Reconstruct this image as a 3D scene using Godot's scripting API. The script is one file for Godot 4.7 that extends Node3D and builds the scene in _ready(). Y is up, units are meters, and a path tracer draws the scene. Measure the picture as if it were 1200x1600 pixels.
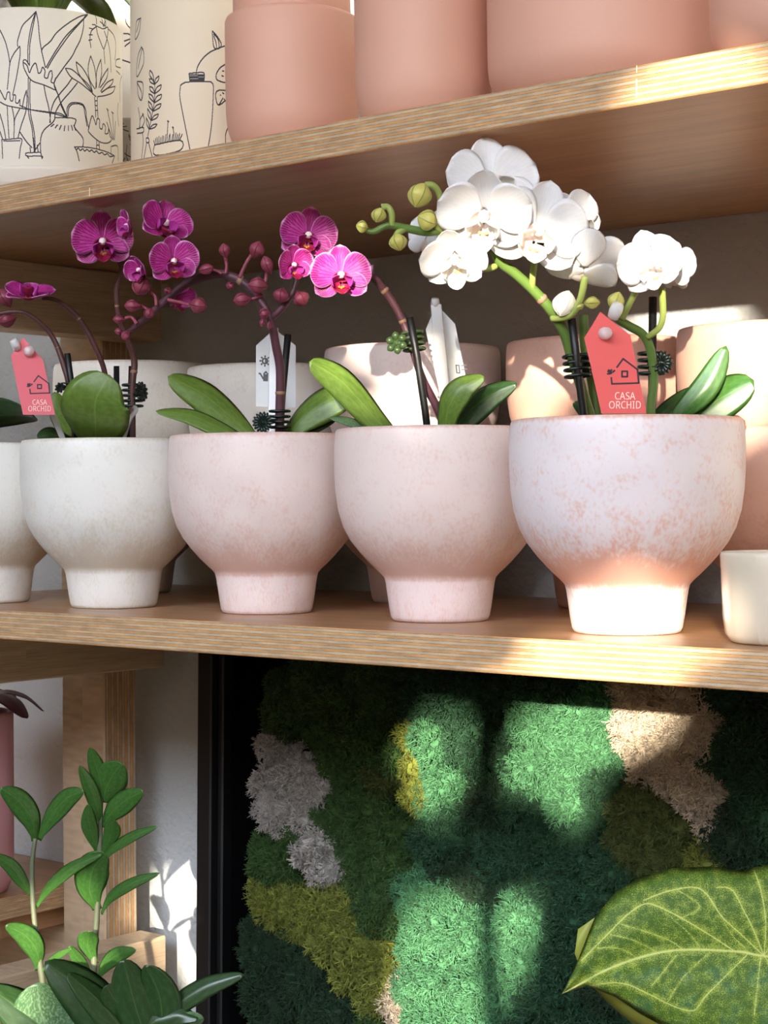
extends Node3D
# A plant shop's plywood shelves: orchids in footed glazed pots, stacked planters above, a framed moss picture below.
# The photograph is taken as 1200 x 1600 pixels; ray()/at()/on_z() turn a pixel and a distance into a point of the room.

const EYE := Vector3(0, 1.4, 0)
const FOCAL := 2808.0
const SHELF_TOP := 1.3227          # upper face of the middle board
const SHELF_LOW := 1.3013
const UPPER_TOP := 1.6373          # upper face of the top board
const UPPER_LOW := 1.6159
const FRONT_Z := -0.8387           # front edges of the boards
const WALL_Z := -1.2106            # face of the back wall
const LEDGE_TOP := 0.84            # lowest board, below the frame of the picture
const SUN_AZIMUTH := 31.0
const SUN_SLOPE := 0.187

var eye_basis := Basis.from_euler(Vector3(deg_to_rad(-0.265), deg_to_rad(39.905), deg_to_rad(-0.328)))
var rng := RandomNumberGenerator.new()
var used := {}
var M := {}
var sun_dir := Vector3(-tan(deg_to_rad(SUN_AZIMUTH)), -SUN_SLOPE, -1.0).normalized()

# ------------------------------------------------------------------ pixels to points
func ray(u: float, v: float) -> Vector3:
	return eye_basis * Vector3((u - 600.0) / FOCAL, (800.0 - v) / FOCAL, -1.0)

func at(u: float, v: float, depth: float) -> Vector3:
	return EYE + ray(u, v) * depth

func on_z(u: float, v: float, z: float) -> Vector3:
	var d := ray(u, v)
	return EYE + d * (z / d.z)

func on_y(u: float, v: float, y: float) -> Vector3:
	var d := ray(u, v)
	return EYE + d * ((y - EYE.y) / d.y)

func pixel_of(p: Vector3) -> Vector3:
	var c := eye_basis.inverse() * (p - EYE)
	return Vector3(600.0 + FOCAL * c.x / -c.z, 800.0 - FOCAL * c.y / -c.z, -c.z)

# ------------------------------------------------------------------ meshes
class Shape:
	var p := PackedVector3Array()
	var t := PackedVector2Array()
	var c := PackedColorArray()
	func tri(a: Vector3, b: Vector3, d: Vector3, ta := Vector2.ZERO, tb := Vector2.ZERO, td := Vector2.ZERO) -> void:
		p.append(a); p.append(b); p.append(d)
		t.append(ta); t.append(tb); t.append(td)
	func quad(a: Vector3, b: Vector3, d: Vector3, e: Vector3) -> void:
		tri(a, b, d, Vector2(0, 0), Vector2(1, 0), Vector2(1, 1))
		tri(a, d, e, Vector2(0, 0), Vector2(1, 1), Vector2(0, 1))
	func grid(pts: PackedVector3Array, uvs: PackedVector2Array, rows: int, cols: int, flip := false) -> void:
		for i in rows - 1:
			for j in cols - 1:
				var k := i * cols + j
				var k1 := k + 1
				var k2 := k + cols
				var k3 := k2 + 1
				if flip:
					tri(pts[k], pts[k2], pts[k3], uvs[k], uvs[k2], uvs[k3])
					tri(pts[k], pts[k3], pts[k1], uvs[k], uvs[k3], uvs[k1])
				else:
					tri(pts[k], pts[k1], pts[k3], uvs[k], uvs[k1], uvs[k3])
					tri(pts[k], pts[k3], pts[k2], uvs[k], uvs[k3], uvs[k2])
	func volume() -> float:
		var s := 0.0
		var o := p[0]
		for i in range(0, p.size(), 3):
			s += (p[i] - o).dot((p[i + 1] - o).cross(p[i + 2] - o))
		return s
	func mesh(smooth := true, shift := Vector3.ZERO) -> ArrayMesh:
		var st := SurfaceTool.new()
		st.begin(Mesh.PRIMITIVE_TRIANGLES)
		var order := [0, 1, 2] if volume() < 0.0 else [0, 2, 1]
		var tinted := c.size() == p.size()
		for i in range(0, p.size(), 3):
			if ((p[i + 1] - p[i]).cross(p[i + 2] - p[i])).length_squared() < 1e-20:
				continue
			for k in order:
				st.set_smooth_group(0 if smooth else -1)
				st.set_uv(t[i + k])
				if tinted:
					st.set_color(c[i + k])
				st.add_vertex(p[i + k] - shift)
		st.generate_normals()
		st.index()
		return st.commit()

func box_into(s: Shape, centre: Vector3, size: Vector3, bevel := 0.001, turn := Basis.IDENTITY) -> void:
	# a box with chamfered edges; uv of each face in metres
	var h := size * 0.5
	var b: float = min(bevel, min(h.x, min(h.y, h.z)) * 0.9)
	var axes := [[0, 1, 2], [1, 2, 0], [2, 0, 1]]
	var put := func(v: Vector3) -> Vector3: return centre + turn * v
	for a in axes:
		for sg in [-1.0, 1.0]:
			var q := []
			var w := []
			for k in [[-1, -1], [1, -1], [1, 1], [-1, 1]]:
				var v := Vector3.ZERO
				v[a[0]] = sg * h[a[0]]
				v[a[1]] = k[0] * (h[a[1]] - b)
				v[a[2]] = k[1] * (h[a[2]] - b)
				q.append(put.call(v))
				if a[0] == 1:
					w.append(Vector2(v.x, v.z))
				elif a[0] == 0:
					w.append(Vector2(v.z, v.y))
				else:
					w.append(Vector2(v.x, v.y))
			var o := [0, 1, 2, 3] if sg < 0 else [3, 2, 1, 0]
			s.tri(q[o[0]], q[o[1]], q[o[2]], w[o[0]], w[o[1]], w[o[2]])
			s.tri(q[o[0]], q[o[2]], q[o[3]], w[o[0]], w[o[2]], w[o[3]])
	for a in axes:   # edges along axis a[2]
		for s1 in [-1.0, 1.0]:
			for s2 in [-1.0, 1.0]:
				var e := []
				for k in [[0, -1], [0, 1], [1, 1], [1, -1]]:
					var v := Vector3.ZERO
					v[a[0]] = s1 * (h[a[0]] - (0.0 if k[0] == 0 else b))
					v[a[1]] = s2 * (h[a[1]] - (b if k[0] == 0 else 0.0))
					v[a[2]] = k[1] * (h[a[2]] - b)
					e.append(put.call(v))
				if s1 * s2 < 0:
					s.quad(e[3], e[2], e[1], e[0])
				else:
					s.quad(e[0], e[1], e[2], e[3])
	for s1 in [-1.0, 1.0]:
		for s2 in [-1.0, 1.0]:
			for s3 in [-1.0, 1.0]:
				var x: Vector3 = put.call(Vector3(s1 * h.x, s2 * (h.y - b), s3 * (h.z - b)))
				var y: Vector3 = put.call(Vector3(s1 * (h.x - b), s2 * h.y, s3 * (h.z - b)))
				var z: Vector3 = put.call(Vector3(s1 * (h.x - b), s2 * (h.y - b), s3 * h.z))
				if s1 * s2 * s3 > 0:
					s.tri(x, z, y)
				else:
					s.tri(x, y, z)

func box(size: Vector3, bevel := 0.001) -> ArrayMesh:
	var s := Shape.new()
	box_into(s, Vector3.ZERO, size, bevel)
	return s.mesh(false)

func lathe_into(s: Shape, prof: PackedVector2Array, seg := 48, origin := Vector3.ZERO, turn := Basis.IDENTITY, vs := []) -> void:
	# prof: (radius, height); uv.x round the axis, uv.y the share of the profile's length
	var pts := PackedVector3Array()
	var uvs := PackedVector2Array()
	var run := 0.0
	var lens := [0.0]
	for i in range(1, prof.size()):
		run += prof[i].distance_to(prof[i - 1])
		lens.append(run)
	for i in prof.size():
		for j in seg + 1:
			var a := TAU * j / seg
			pts.append(origin + turn * Vector3(sin(a) * prof[i].x, prof[i].y, cos(a) * prof[i].x))
			uvs.append(Vector2(float(j) / seg, lens[i] / run if vs.is_empty() else float(vs[i])))
	s.grid(pts, uvs, prof.size(), seg + 1)

func smooth_path(pts: PackedVector3Array, steps := 5) -> PackedVector3Array:
	var out := PackedVector3Array()
	for i in pts.size() - 1:
		var a := pts[max(i - 1, 0)]
		var b := pts[i]
		var d := pts[i + 1]
		var e := pts[min(i + 2, pts.size() - 1)]
		for k in steps:
			var t := float(k) / steps
			out.append(0.5 * (2.0 * b + (d - a) * t + (2.0 * a - 5.0 * b + 4.0 * d - e) * t * t + (3.0 * b - a - 3.0 * d + e) * t * t * t))
	out.append(pts[pts.size() - 1])
	return out

func tube_into(s: Shape, path: PackedVector3Array, radii: Array, seg := 8, caps := true) -> void:
	# radii: spread evenly along the path
	var n := path.size()
	var pts := PackedVector3Array()
	var uvs := PackedVector2Array()
	var side := Vector3.ZERO
	var run := 0.0
	for i in n:
		var tan := (path[min(i + 1, n - 1)] - path[max(i - 1, 0)]).normalized()
		if i == 0:
			side = tan.cross(Vector3(0.31, 0.2, 0.9)).normalized()
		else:
			side = (side - tan * side.dot(tan)).normalized()
			run += path[i].distance_to(path[i - 1])
		var up := tan.cross(side)
		var f := float(i) / (n - 1) * (radii.size() - 1)
		var k := int(min(floor(f), radii.size() - 2)) if radii.size() > 1 else 0
		var r: float = radii[0] if radii.size() == 1 else lerp(float(radii[k]), float(radii[k + 1]), f - k)
		for j in seg + 1:
			var a := TAU * j / seg
			pts.append(path[i] + (side * cos(a) + up * sin(a)) * r)
			uvs.append(Vector2(float(j) / seg, run * 40.0))
	s.grid(pts, uvs, n, seg + 1)
	if caps:
		for j in seg:
			s.tri(path[0], pts[j + 1], pts[j])
			var k := (n - 1) * (seg + 1) + j
			s.tri(path[n - 1], pts[k], pts[k + 1])

func blob_into(s: Shape, centre: Vector3, axis: Vector3, length: float, radius: float, point := 0.5, seg := 12) -> void:
	# an egg along axis; point > 0.5 thickens its base
	var turn := Basis(Quaternion(Vector3.UP, axis.normalized()))
	var prof := PackedVector2Array()
	for i in 11:
		var t := i / 10.0
		prof.append(Vector2(max(radius * pow(sin(PI * pow(t, lerp(1.6, 0.6, point))), 0.8), 0.00001), (t - 0.5) * length))
	lathe_into(s, prof, seg, centre, turn)

func sheet_into(s: Shape, pts: PackedVector3Array, uvs: PackedVector2Array, rows: int, cols: int, thick: float) -> void:
	# closes a surface into a thin solid whose rim tapers to nothing
	var back := PackedVector3Array()
	for i in rows:
		for j in cols:
			var a := pts[min(i + 1, rows - 1) * cols + j] - pts[max(i - 1, 0) * cols + j]
			var b := pts[i * cols + min(j + 1, cols - 1)] - pts[i * cols + max(j - 1, 0)]
			var n := b.cross(a).normalized()
			var rim := i == 0 or i == rows - 1 or j == 0 or j == cols - 1
			back.append(pts[i * cols + j] - (Vector3.ZERO if rim else n * thick))
	s.grid(pts, uvs, rows, cols)
	s.grid(back, uvs, rows, cols, true)

# ------------------------------------------------------------------ things and parts
func numbered(called: String) -> String:
	var k: int = used.get(called, 0)
	used[called] = k + 1
	return called if k == 0 else "%s_%03d" % [called, k]

func tag(o: Node, label: String, category := "", group := "", kind := "") -> void:
	if label: o.set_meta("label", label)
	if category: o.set_meta("category", category)
	if group: o.set_meta("group", group)
	if kind: o.set_meta("kind", kind)

func thing(called: String, label: String, category: String, where := Vector3.ZERO, group := "") -> Node3D:
	var o := Node3D.new()
	o.name = numbered(called)
	add_child(o)
	o.position = where
	tag(o, label, category, group)
	return o

func part(called: String, m: Mesh, mat: Material, parent: Node, place := Transform3D.IDENTITY) -> MeshInstance3D:
	var o := MeshInstance3D.new()
	o.name = called if parent != self else numbered(called)
	o.mesh = m
	o.material_override = mat
	o.transform = place
	o.cast_shadow = GeometryInstance3D.SHADOW_CASTING_SETTING_ON
	parent.add_child(o, true)
	return o

func shaped(called: String, s: Shape, mat: Material, parent: Node, smooth := true) -> MeshInstance3D:
	# vertices given in the room's coordinates; the part keeps its thing's own
	var base := Vector3.ZERO
	var n: Node = parent
	while n is Node3D and n != self:
		base += (n as Node3D).position
		n = n.get_parent()
	return part(called, s.mesh(smooth, base), mat, parent)

func structure(called: String, m: Mesh, mat: Material, where: Vector3, label := "") -> MeshInstance3D:
	var o := part(called, m, mat, self)
	o.position = where
	tag(o, label, "", "", "structure")
	return o

func mat(color: Color, rough := 0.6, extra := {}) -> StandardMaterial3D:
	var m := StandardMaterial3D.new()
	m.albedo_color = color
	m.roughness = rough
	for k in extra:
		m.set(k, extra[k])
	return m

func rgb(r: float, g: float, b: float) -> Color:
	return Color(r / 255.0, g / 255.0, b / 255.0)

func tex(img: Image) -> ImageTexture:
	return ImageTexture.create_from_image(img)

func noise(freq: float, sd: int, oct := 3) -> FastNoiseLite:
	var n := FastNoiseLite.new()
	n.noise_type = FastNoiseLite.TYPE_SIMPLEX_SMOOTH
	n.frequency = freq
	n.seed = sd
	n.fractal_octaves = oct
	return n
const SKY_ENERGY := 12.0
const EXPOSURE := 2.0
const SUN_ENERGY := 2.5

# openings left among the unseen leaves to place sun patches: u, v, half widths
const SUN_PATCH_GAPS := [
	[-0.018, 0.090, 0.054, 0.026], [0.042, 0.262, 0.032, 0.034], [0.018, 0.347, 0.043, 0.047], 
	[-0.216, 0.340, 0.020, 0.020], [-0.186, 0.276, 0.036, 0.023], [-0.095, 0.289, 0.035, 0.035],
	[-0.066, 0.050, 0.046, 0.024], [-0.076, 0.012, 0.024, 0.038], [-0.187, 0.025, 0.034, 0.040], [-0.177, -0.165, 0.047, 0.082], [-0.114, -0.120, 0.014, 0.042],
	[-0.487, -0.115, 0.016, 0.030], [-0.450, -0.150, 0.015, 0.050], [-0.553, 0.045, 0.006, 0.075],
]

func _ready() -> void:
	rng.seed = 1
	# camera
	var cam := Camera3D.new()
	cam.name = "camera"
	add_child(cam)
	cam.transform = Transform3D(eye_basis, EYE)
	cam.fov = rad_to_deg(2.0 * atan(800.0 / FOCAL))
	cam.near = 0.02
	cam.far = 60.0
	cam.current = true
	# sky, sun, exposure
	var env := Environment.new()
	var sky := Sky.new()
	var sm := ProceduralSkyMaterial.new()
	sm.sky_top_color = Color(0.74, 0.79, 0.87)
	sm.sky_horizon_color = Color(0.96, 0.93, 0.88)
	sm.ground_horizon_color = Color(0.62, 0.58, 0.52)
	sm.ground_bottom_color = Color(0.40, 0.37, 0.33)
	sm.sky_energy_multiplier = 1.0
	sky.sky_material = sm
	env.background_mode = Environment.BG_SKY
	env.sky = sky
	env.background_energy_multiplier = SKY_ENERGY
	env.tonemap_mode = Environment.TONE_MAPPER_LINEAR
	env.tonemap_exposure = EXPOSURE
	env.sdfgi_enabled = true
	env.ssao_enabled = true
	env.ssil_enabled = true
	var we := WorldEnvironment.new()
	we.name = "environment"
	we.environment = env
	add_child(we)
	var sun := DirectionalLight3D.new()
	sun.name = "sun"
	add_child(sun)
	sun.look_at_from_position(Vector3(0, 3, 0), Vector3(0, 3, 0) + sun_dir, Vector3.UP)
	sun.light_color = Color(1.0, 0.95, 0.87)
	sun.light_energy = SUN_ENERGY
	sun.light_angular_distance = 0.55
	sun.shadow_enabled = true
	# the place
	make_materials()
	build_room()
	build_unseen_street()
	build_shelves()
	build_footed_pots()
	build_upper_pots()
	build_orchids()
	build_moss()
	build_foliage()
	build_arrow_leaf()
	build_unseen_plant()

# ------------------------------------------------------------------ materials
func ply_edge_image(sd: int) -> Image:
	# thirteen veneers seen end-on, alternating grain, with thin glue lines
	var w := 1024
	var h := 208
	var img := Image.create(w, h, false, Image.FORMAT_RGB8)
	var a := noise(0.02, sd)
	var b := noise(0.25, sd + 1, 2)
	var edges := [0.0, 0.035, 0.12, 0.2, 0.285, 0.365, 0.45, 0.53, 0.61, 0.695, 0.775, 0.86, 0.945, 1.0]
	var warm := rgb(216, 164, 108)
	var pale := rgb(206, 184, 154)
	var glue := rgb(96, 66, 42)
	for x in w:
		for y in h:
			var f := (y + 0.5) / h + a.get_noise_2d(x * 0.35, 11.0) * 0.004
			var k := 0
			while k < 12 and f > edges[k + 1]:
				k += 1
			var near: float = min(abs(f - edges[k]) if k > 0 else 1.0, abs(f - edges[k + 1]) if k < 12 else 1.0)
			var own := a.get_noise_2d(x * 0.5, k * 90.0)
			var c := warm if k % 2 == 0 else pale
			c = c.darkened(clampf(0.08 + own * 0.14, 0.0, 0.3))
			c = c.darkened(clampf(b.get_noise_2d(x * (0.2 if k % 2 == 0 else 1.2), y * 2.0) * 0.22, 0.0, 0.3))
			var line := clampf(1.0 - near / 0.011, 0.0, 1.0) * clampf(0.75 + a.get_noise_2d(x * 2.0, k * 40.0 + 7.0) * 1.2, 0.1, 1.0)
			img.set_pixel(x, y, c.lerp(glue, line * 0.85))
	img.generate_mipmaps()
	return img

func veneer_image(sd: int, base: Color) -> Image:
	var w := 512
	var h := 512
	var img := Image.create(w, h, false, Image.FORMAT_RGB8)
	var a := noise(0.012, sd, 4)
	var b := noise(0.3, sd + 5, 2)
	for x in w:
		for y in h:
			var g := a.get_noise_2d(x * 0.35, y * 2.2) * 0.10 + b.get_noise_2d(x * 0.06, y * 1.4) * 0.09
			img.set_pixel(x, y, base.darkened(clampf(g + 0.05, 0.0, 0.4)) if g > -0.05 else base.lightened(clampf(-g - 0.05, 0.0, 0.2)))
	img.generate_mipmaps()
	return img

func glaze_image(sd: int, top: Color, fleck: Color, foot: Color, strength: float, band: float) -> Image:
	# reactive glaze of a footed pot: flecks that crowd together above the foot, v runs from the foot's base to the rim and inside
	var w := 640
	var h := 512
	var img := Image.create(w, h, false, Image.FORMAT_RGB8)
	var fine := noise(0.16, sd, 2)
	var mid := noise(0.035, sd + 1, 3)
	var big := noise(0.008, sd + 2, 2)
	for x in w:
		var ang := TAU * x / w
		var cx := cos(ang) * w / TAU
		var cz := sin(ang) * w / TAU
		for y in h:
			var v := float(y) / h                    # 0 base .. 1 end of the inside
			var q := y * 0.85
			var n := fine.get_noise_3d(cx * 1.5, q, cz * 1.5) * 0.6 + mid.get_noise_3d(cx, q * 0.8, cz) * 0.55
			var patch := big.get_noise_3d(cx, q * 1.5, cz)
			# share of flecks by place on the wall: thick at the neck, thin rim line, few on the foot
			var d := 0.0
			if v < 0.106:
				d = 0.12 + 0.5 * clampf(1.0 - v / 0.012, 0.0, 1.0)
			elif v < 0.128:
				d = lerp(0.3, 0.95, (v - 0.106) / 0.022)
			else:
				d = band * exp(-(v - 0.128) / 0.055) + 0.20 * exp(-(v - 0.128) / 0.11)
			if v > 0.478 and v < 0.496:
				d += 0.5 * smoothstep(0.478, 0.49, v)
			d += patch * 0.10
			var m := smoothstep(0.62, -0.12, 0.62 - d - n * 0.62) * strength
			var base := foot if v < 0.108 else top
			img.set_pixel(x, y, base.lerp(fleck, clampf(m, 0.0, 1.0)).darkened(clampf(patch * 0.05, 0.0, 0.1)))
	img.generate_mipmaps()
	return img

func petal_image(purple: bool) -> Image:
	var w := 192
	var h := 192
	var img := Image.create(w, h, false, Image.FORMAT_RGB8)
	var a := noise(0.03, 31, 3)
	for x in w:
		for y in h:
			var s := (x + 0.5) / w * 2.0 - 1.0
			var t := (y + 0.5) / h
			var half := pow(max(sin(PI * pow(t, 1.1)), 0.0001), 0.6)
			var k := s * half / (0.3 + t) + a.get_noise_2d(x * 1.4, y * 1.4) * 0.03
			var lines: float = abs(fposmod(k * 4.2, 1.0) - 0.5) * 2.0
			if t > 0.45:
				lines = max(lines, abs(fposmod(k * 4.2 + 0.5, 1.0) - 0.5) * 2.0 * clampf((t - 0.45) * 4.0, 0.0, 1.0))
			var vein := smoothstep(0.62, 0.92, lines)
			var rim: float = smoothstep(0.86, 0.98, max(abs(s), t))
			var c: Color
			if purple:
				c = rgb(196, 44, 148).lerp(rgb(212, 84, 174), clampf(a.get_noise_2d(x * 0.6, y * 0.6) + 0.2, 0.0, 1.0))
				c = c.lerp(rgb(112, 2, 70), vein * 0.95)
				c = c.lerp(rgb(240, 196, 230), rim * 0.85)
			else:
				c = rgb(238, 237, 235).lerp(rgb(208, 212, 218), vein * 0.12 + clampf(a.get_noise_2d(x * 0.4, y * 0.4) * 0.4, 0.0, 0.3))
			img.set_pixel(x, y, c)
	img.generate_mipmaps()
	return img

func leaf_image(base: Color, rib: Color, mottled := 0.0) -> Image:
	var w := 160
	var h := 256
	var img := Image.create(w, h, false, Image.FORMAT_RGB8)
	var a := noise(0.04, 77, 3)
	for x in w:
		for y in h:
			var s := (x + 0.5) / w * 2.0 - 1.0
			var t := (y + 0.5) / h
			var n := a.get_noise_2d(x, y)
			var c := base.lightened(clampf(n * 0.10, 0.0, 0.1)).darkened(clampf(-n * 0.15, 0.0, 0.12))
			if mottled > 0.0:
				c = c.lerp(rib, smoothstep(0.0, 0.3, a.get_noise_2d(x * 3.0, y * 3.0)) * mottled)
			c = c.lerp(rib, smoothstep(0.045, 0.0, abs(s)) * 0.7)
			var lat: float = abs(fposmod((t - abs(s) * 0.18) * 13.0, 1.0) - 0.5)
			c = c.lerp(rib, smoothstep(0.07, 0.0, lat) * 0.03)
			img.set_pixel(x, y, c)
	img.generate_mipmaps()
	return img

func make_materials() -> void:
	for k in 2:
		M["ply_edge_%d" % k] = mat(Color.WHITE, 0.55, {"albedo_texture": tex(ply_edge_image(3 + k * 8))})
	M.veneer = mat(Color.WHITE, 0.36, {"albedo_texture": tex(veneer_image(5, rgb(178, 134, 94))), "metallic_specular": 0.5})
	M.veneer_pale = mat(Color.WHITE, 0.6, {"albedo_texture": tex(veneer_image(9, rgb(202, 176, 144)))})
	var rough_paint := noise(0.03, 4, 4).get_seamless_image(512, 512)
	rough_paint.generate_mipmaps()
	M.wall = mat(rgb(184, 187, 186), 0.75, {"uv1_triplanar": true, "uv1_world_triplanar": true, "uv1_scale": Vector3(7, 7, 7), "heightmap_enabled": true, "heightmap_texture": tex(rough_paint), "heightmap_scale": 0.09})
	M.room = mat(rgb(176, 150, 118), 0.85)
	M.floor = mat(rgb(66, 58, 50), 0.6)
	M.ceiling = mat(rgb(150, 144, 136), 0.9)
	M.black = mat(rgb(9, 9, 10), 0.5)
	M.backing = mat(rgb(4, 4, 5), 0.95, {"metallic_specular": 0.1})
	M.stake = mat(rgb(16, 17, 18), 0.45)
	M.clip_dark = mat(rgb(18, 34, 28), 0.3)
	M.clip_green = mat(rgb(58, 78, 44), 0.3)
	M.purple_petal = mat(Color.WHITE, 0.55, {"albedo_texture": tex(petal_image(true)), "backlight_enabled": true, "backlight": Color(0.5, 0.42, 0.48)})
	M.white_petal = mat(Color.WHITE, 0.5, {"albedo_texture": tex(petal_image(false)), "backlight_enabled": true, "backlight": Color(0.55, 0.54, 0.52)})
	M.purple_lip = mat(rgb(138, 6, 60), 0.5, {"backlight_enabled": true, "backlight": Color(0.2, 0.03, 0.1)})
	M.purple_lobe = mat(rgb(186, 60, 160), 0.5, {"backlight_enabled": true, "backlight": Color(0.3, 0.1, 0.25)})
	M.white_lip = mat(rgb(230, 227, 220), 0.5, {"backlight_enabled": true, "backlight": Color(0.3, 0.3, 0.28)})
	M.callus = mat(rgb(214, 142, 50), 0.45)
	M.callus_pale = mat(rgb(226, 196, 120), 0.45)
	M.throat = mat(rgb(226, 208, 202), 0.5)
	M.column = mat(rgb(248, 232, 226), 0.4)
	M.stem_dark = mat(rgb(84, 50, 46), 0.5)
	M.stem_violet = mat(rgb(88, 52, 62), 0.5)
	M.stem_green = mat(rgb(92, 120, 52), 0.45)
	M.pedicel_green = mat(rgb(148, 164, 84), 0.45, {"backlight_enabled": true, "backlight": Color(0.2, 0.25, 0.1)})
	M.node_scar = mat(rgb(150, 116, 92), 0.7)
	M.bud_purple = mat(rgb(140, 60, 78), 0.5)
	M.bud_seam = mat(rgb(104, 34, 58), 0.6)
	M.bud_green = mat(rgb(196, 188, 98), 0.45, {"backlight_enabled": true, "backlight": Color(0.2, 0.2, 0.08)})
	M.bud_white = mat(rgb(236, 234, 220), 0.45, {"backlight_enabled": true, "backlight": Color(0.3, 0.3, 0.28)})
	M.orchid_leaf = mat(Color.WHITE, 0.38, {"albedo_texture": tex(leaf_image(rgb(98, 126, 50), rgb(128, 152, 78))), "backlight_enabled": true, "backlight": Color(0.16, 0.2, 0.05)})
	M.dark_leaf = mat(Color.WHITE, 0.3, {"albedo_texture": tex(leaf_image(rgb(40, 66, 32), rgb(86, 106, 60)))})
	M.zz_leaf = mat(Color.WHITE, 0.3, {"albedo_texture": tex(leaf_image(rgb(56, 96, 38), rgb(96, 128, 60))), "backlight_enabled": true, "backlight": Color(0.16, 0.22, 0.05)})
	M.mottled_leaf = mat(Color.WHITE, 0.4, {"albedo_texture": tex(leaf_image(rgb(70, 104, 66), rgb(130, 156, 112), 0.7))})
	M.zz_stem = mat(rgb(98, 104, 78), 0.5)
	M.maroon = mat(rgb(70, 18, 34), 0.5)
	M.tag_red = mat(rgb(226, 88, 84), 0.55)
	M.tag_pink = mat(rgb(224, 100, 110), 0.55)
	M.tag_white = mat(rgb(226, 228, 226), 0.5, {"backlight_enabled": true, "backlight": Color(0.4, 0.4, 0.4)})
	M.ink = mat(rgb(52, 30, 44), 0.6)
	M.ink_pale = mat(rgb(90, 90, 90), 0.6)
	M.lettering = mat(rgb(250, 222, 206), 0.6)
	M.plastic = mat(Color(0.93, 0.93, 0.92, 0.55), 0.25, {"transparency": BaseMaterial3D.TRANSPARENCY_ALPHA})
	M.bark = mat(rgb(74, 50, 34), 0.95)
	var grain := noise(0.35, 12, 2).get_seamless_image(256, 256)
	grain.generate_mipmaps()
	M.pink_clay = mat(rgb(216, 166, 144), 0.55, {"uv1_triplanar": true, "uv1_scale": Vector3(22, 22, 22), "heightmap_enabled": true, "heightmap_texture": tex(grain), "heightmap_scale": 0.006})
	M.cream_clay = mat(rgb(228, 222, 210), 0.6)
	M.pink_shade_pot = mat(rgb(206, 150, 156), 0.6)
	var kinds := {
		"cream": [1, rgb(236, 233, 224), rgb(212, 200, 178), rgb(236, 232, 224), 0.6, 0.7],
		"blush": [2, rgb(234, 216, 208), rgb(220, 176, 162), rgb(238, 220, 214), 0.65, 0.7],
		"rose": [3, rgb(230, 212, 204), rgb(216, 172, 158), rgb(236, 216, 212), 0.65, 0.7],
		"peach": [4, rgb(228, 218, 218), rgb(218, 162, 140), rgb(238, 226, 220), 0.8, 0.95],
		"terra": [5, rgb(208, 166, 146), rgb(192, 142, 122), rgb(204, 166, 154), 0.6, 0.7],
		"ivory": [6, rgb(238, 232, 220), rgb(214, 196, 176), rgb(232, 226, 216), 0.6, 0.7],
	}
	for k in kinds:
		var a: Array = kinds[k]
		M["glaze_" + k] = mat(Color.WHITE, 0.42, {"albedo_texture": tex(glaze_image(a[0], a[1], a[2], a[3], a[4], a[5])), "metallic_specular": 0.5})

# ------------------------------------------------------------------ the room
func build_room() -> void:
	var L := -3.2
	var Rr := 2.6
	var Fz := 1.25
	var H := 2.9
	var W := L + Rr
	structure("wall_back", box(Vector3(Rr - L + 0.4, H, 0.12), 0.001), M.wall, Vector3(W / 2, H / 2, WALL_Z - 0.06))
	structure("floor", box(Vector3(Rr - L + 0.4, 0.1, Fz - WALL_Z + 0.4), 0.001), M.floor, Vector3(W / 2, -0.05, (Fz + WALL_Z) / 2))
	structure("ceiling", box(Vector3(Rr - L + 0.4, 0.1, Fz - WALL_Z + 0.4), 0.001), M.ceiling, Vector3(W / 2, H + 0.05, (Fz + WALL_Z) / 2))
	structure("wall_left", box(Vector3(0.12, H, Fz - WALL_Z), 0.001), M.room, Vector3(L - 0.06, H / 2, (Fz + WALL_Z) / 2))
	structure("wall_right", box(Vector3(0.12, H, Fz - WALL_Z), 0.001), M.room, Vector3(Rr + 0.06, H / 2, (Fz + WALL_Z) / 2))
	# unseen front wall: wide window sized and placed to let in sun and sky
	var x0 := -1.3
	var x1 := 2.45
	var y0 := 1.32
	var y1 := 2.85
	var front := Node3D.new()
	front.name = "wall_front"
	add_child(front)
	front.position = Vector3(W / 2, 0, Fz + 0.06)
	tag(front, "", "", "", "structure")
	var pieces := [[L - 0.2, x0, 0.0, H], [x1, Rr + 0.2, 0.0, H], [x0, x1, 0.0, y0], [x0, x1, y1, H]]
	for q in pieces:
		part("wall_panel", box(Vector3(q[1] - q[0], q[3] - q[2], 0.12), 0.001), M.room, front, Transform3D(Basis.IDENTITY, Vector3((q[0] + q[1]) / 2 - W / 2, (q[2] + q[3]) / 2, 0)))
	var win := Node3D.new()
	win.name = "window_1"
	add_child(win)
	win.position = Vector3((x0 + x1) / 2, y0, Fz + 0.06)
	tag(win, "", "", "", "structure")
	for x in [x0 + 0.03, x0 + 1.25, x1 - 0.03]:
		part("window_frame", box(Vector3(0.06, y1 - y0, 0.07), 0.004), M.black, win, Transform3D(Basis.IDENTITY, Vector3(x - win.position.x, (y1 - y0) / 2, 0)))
	for y in [0.03, y1 - y0 - 0.03]:
		part("window_frame", box(Vector3(x1 - x0, 0.06, 0.069), 0.004), M.black, win, Transform3D(Basis.IDENTITY, Vector3(0, y, 0)))

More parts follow.
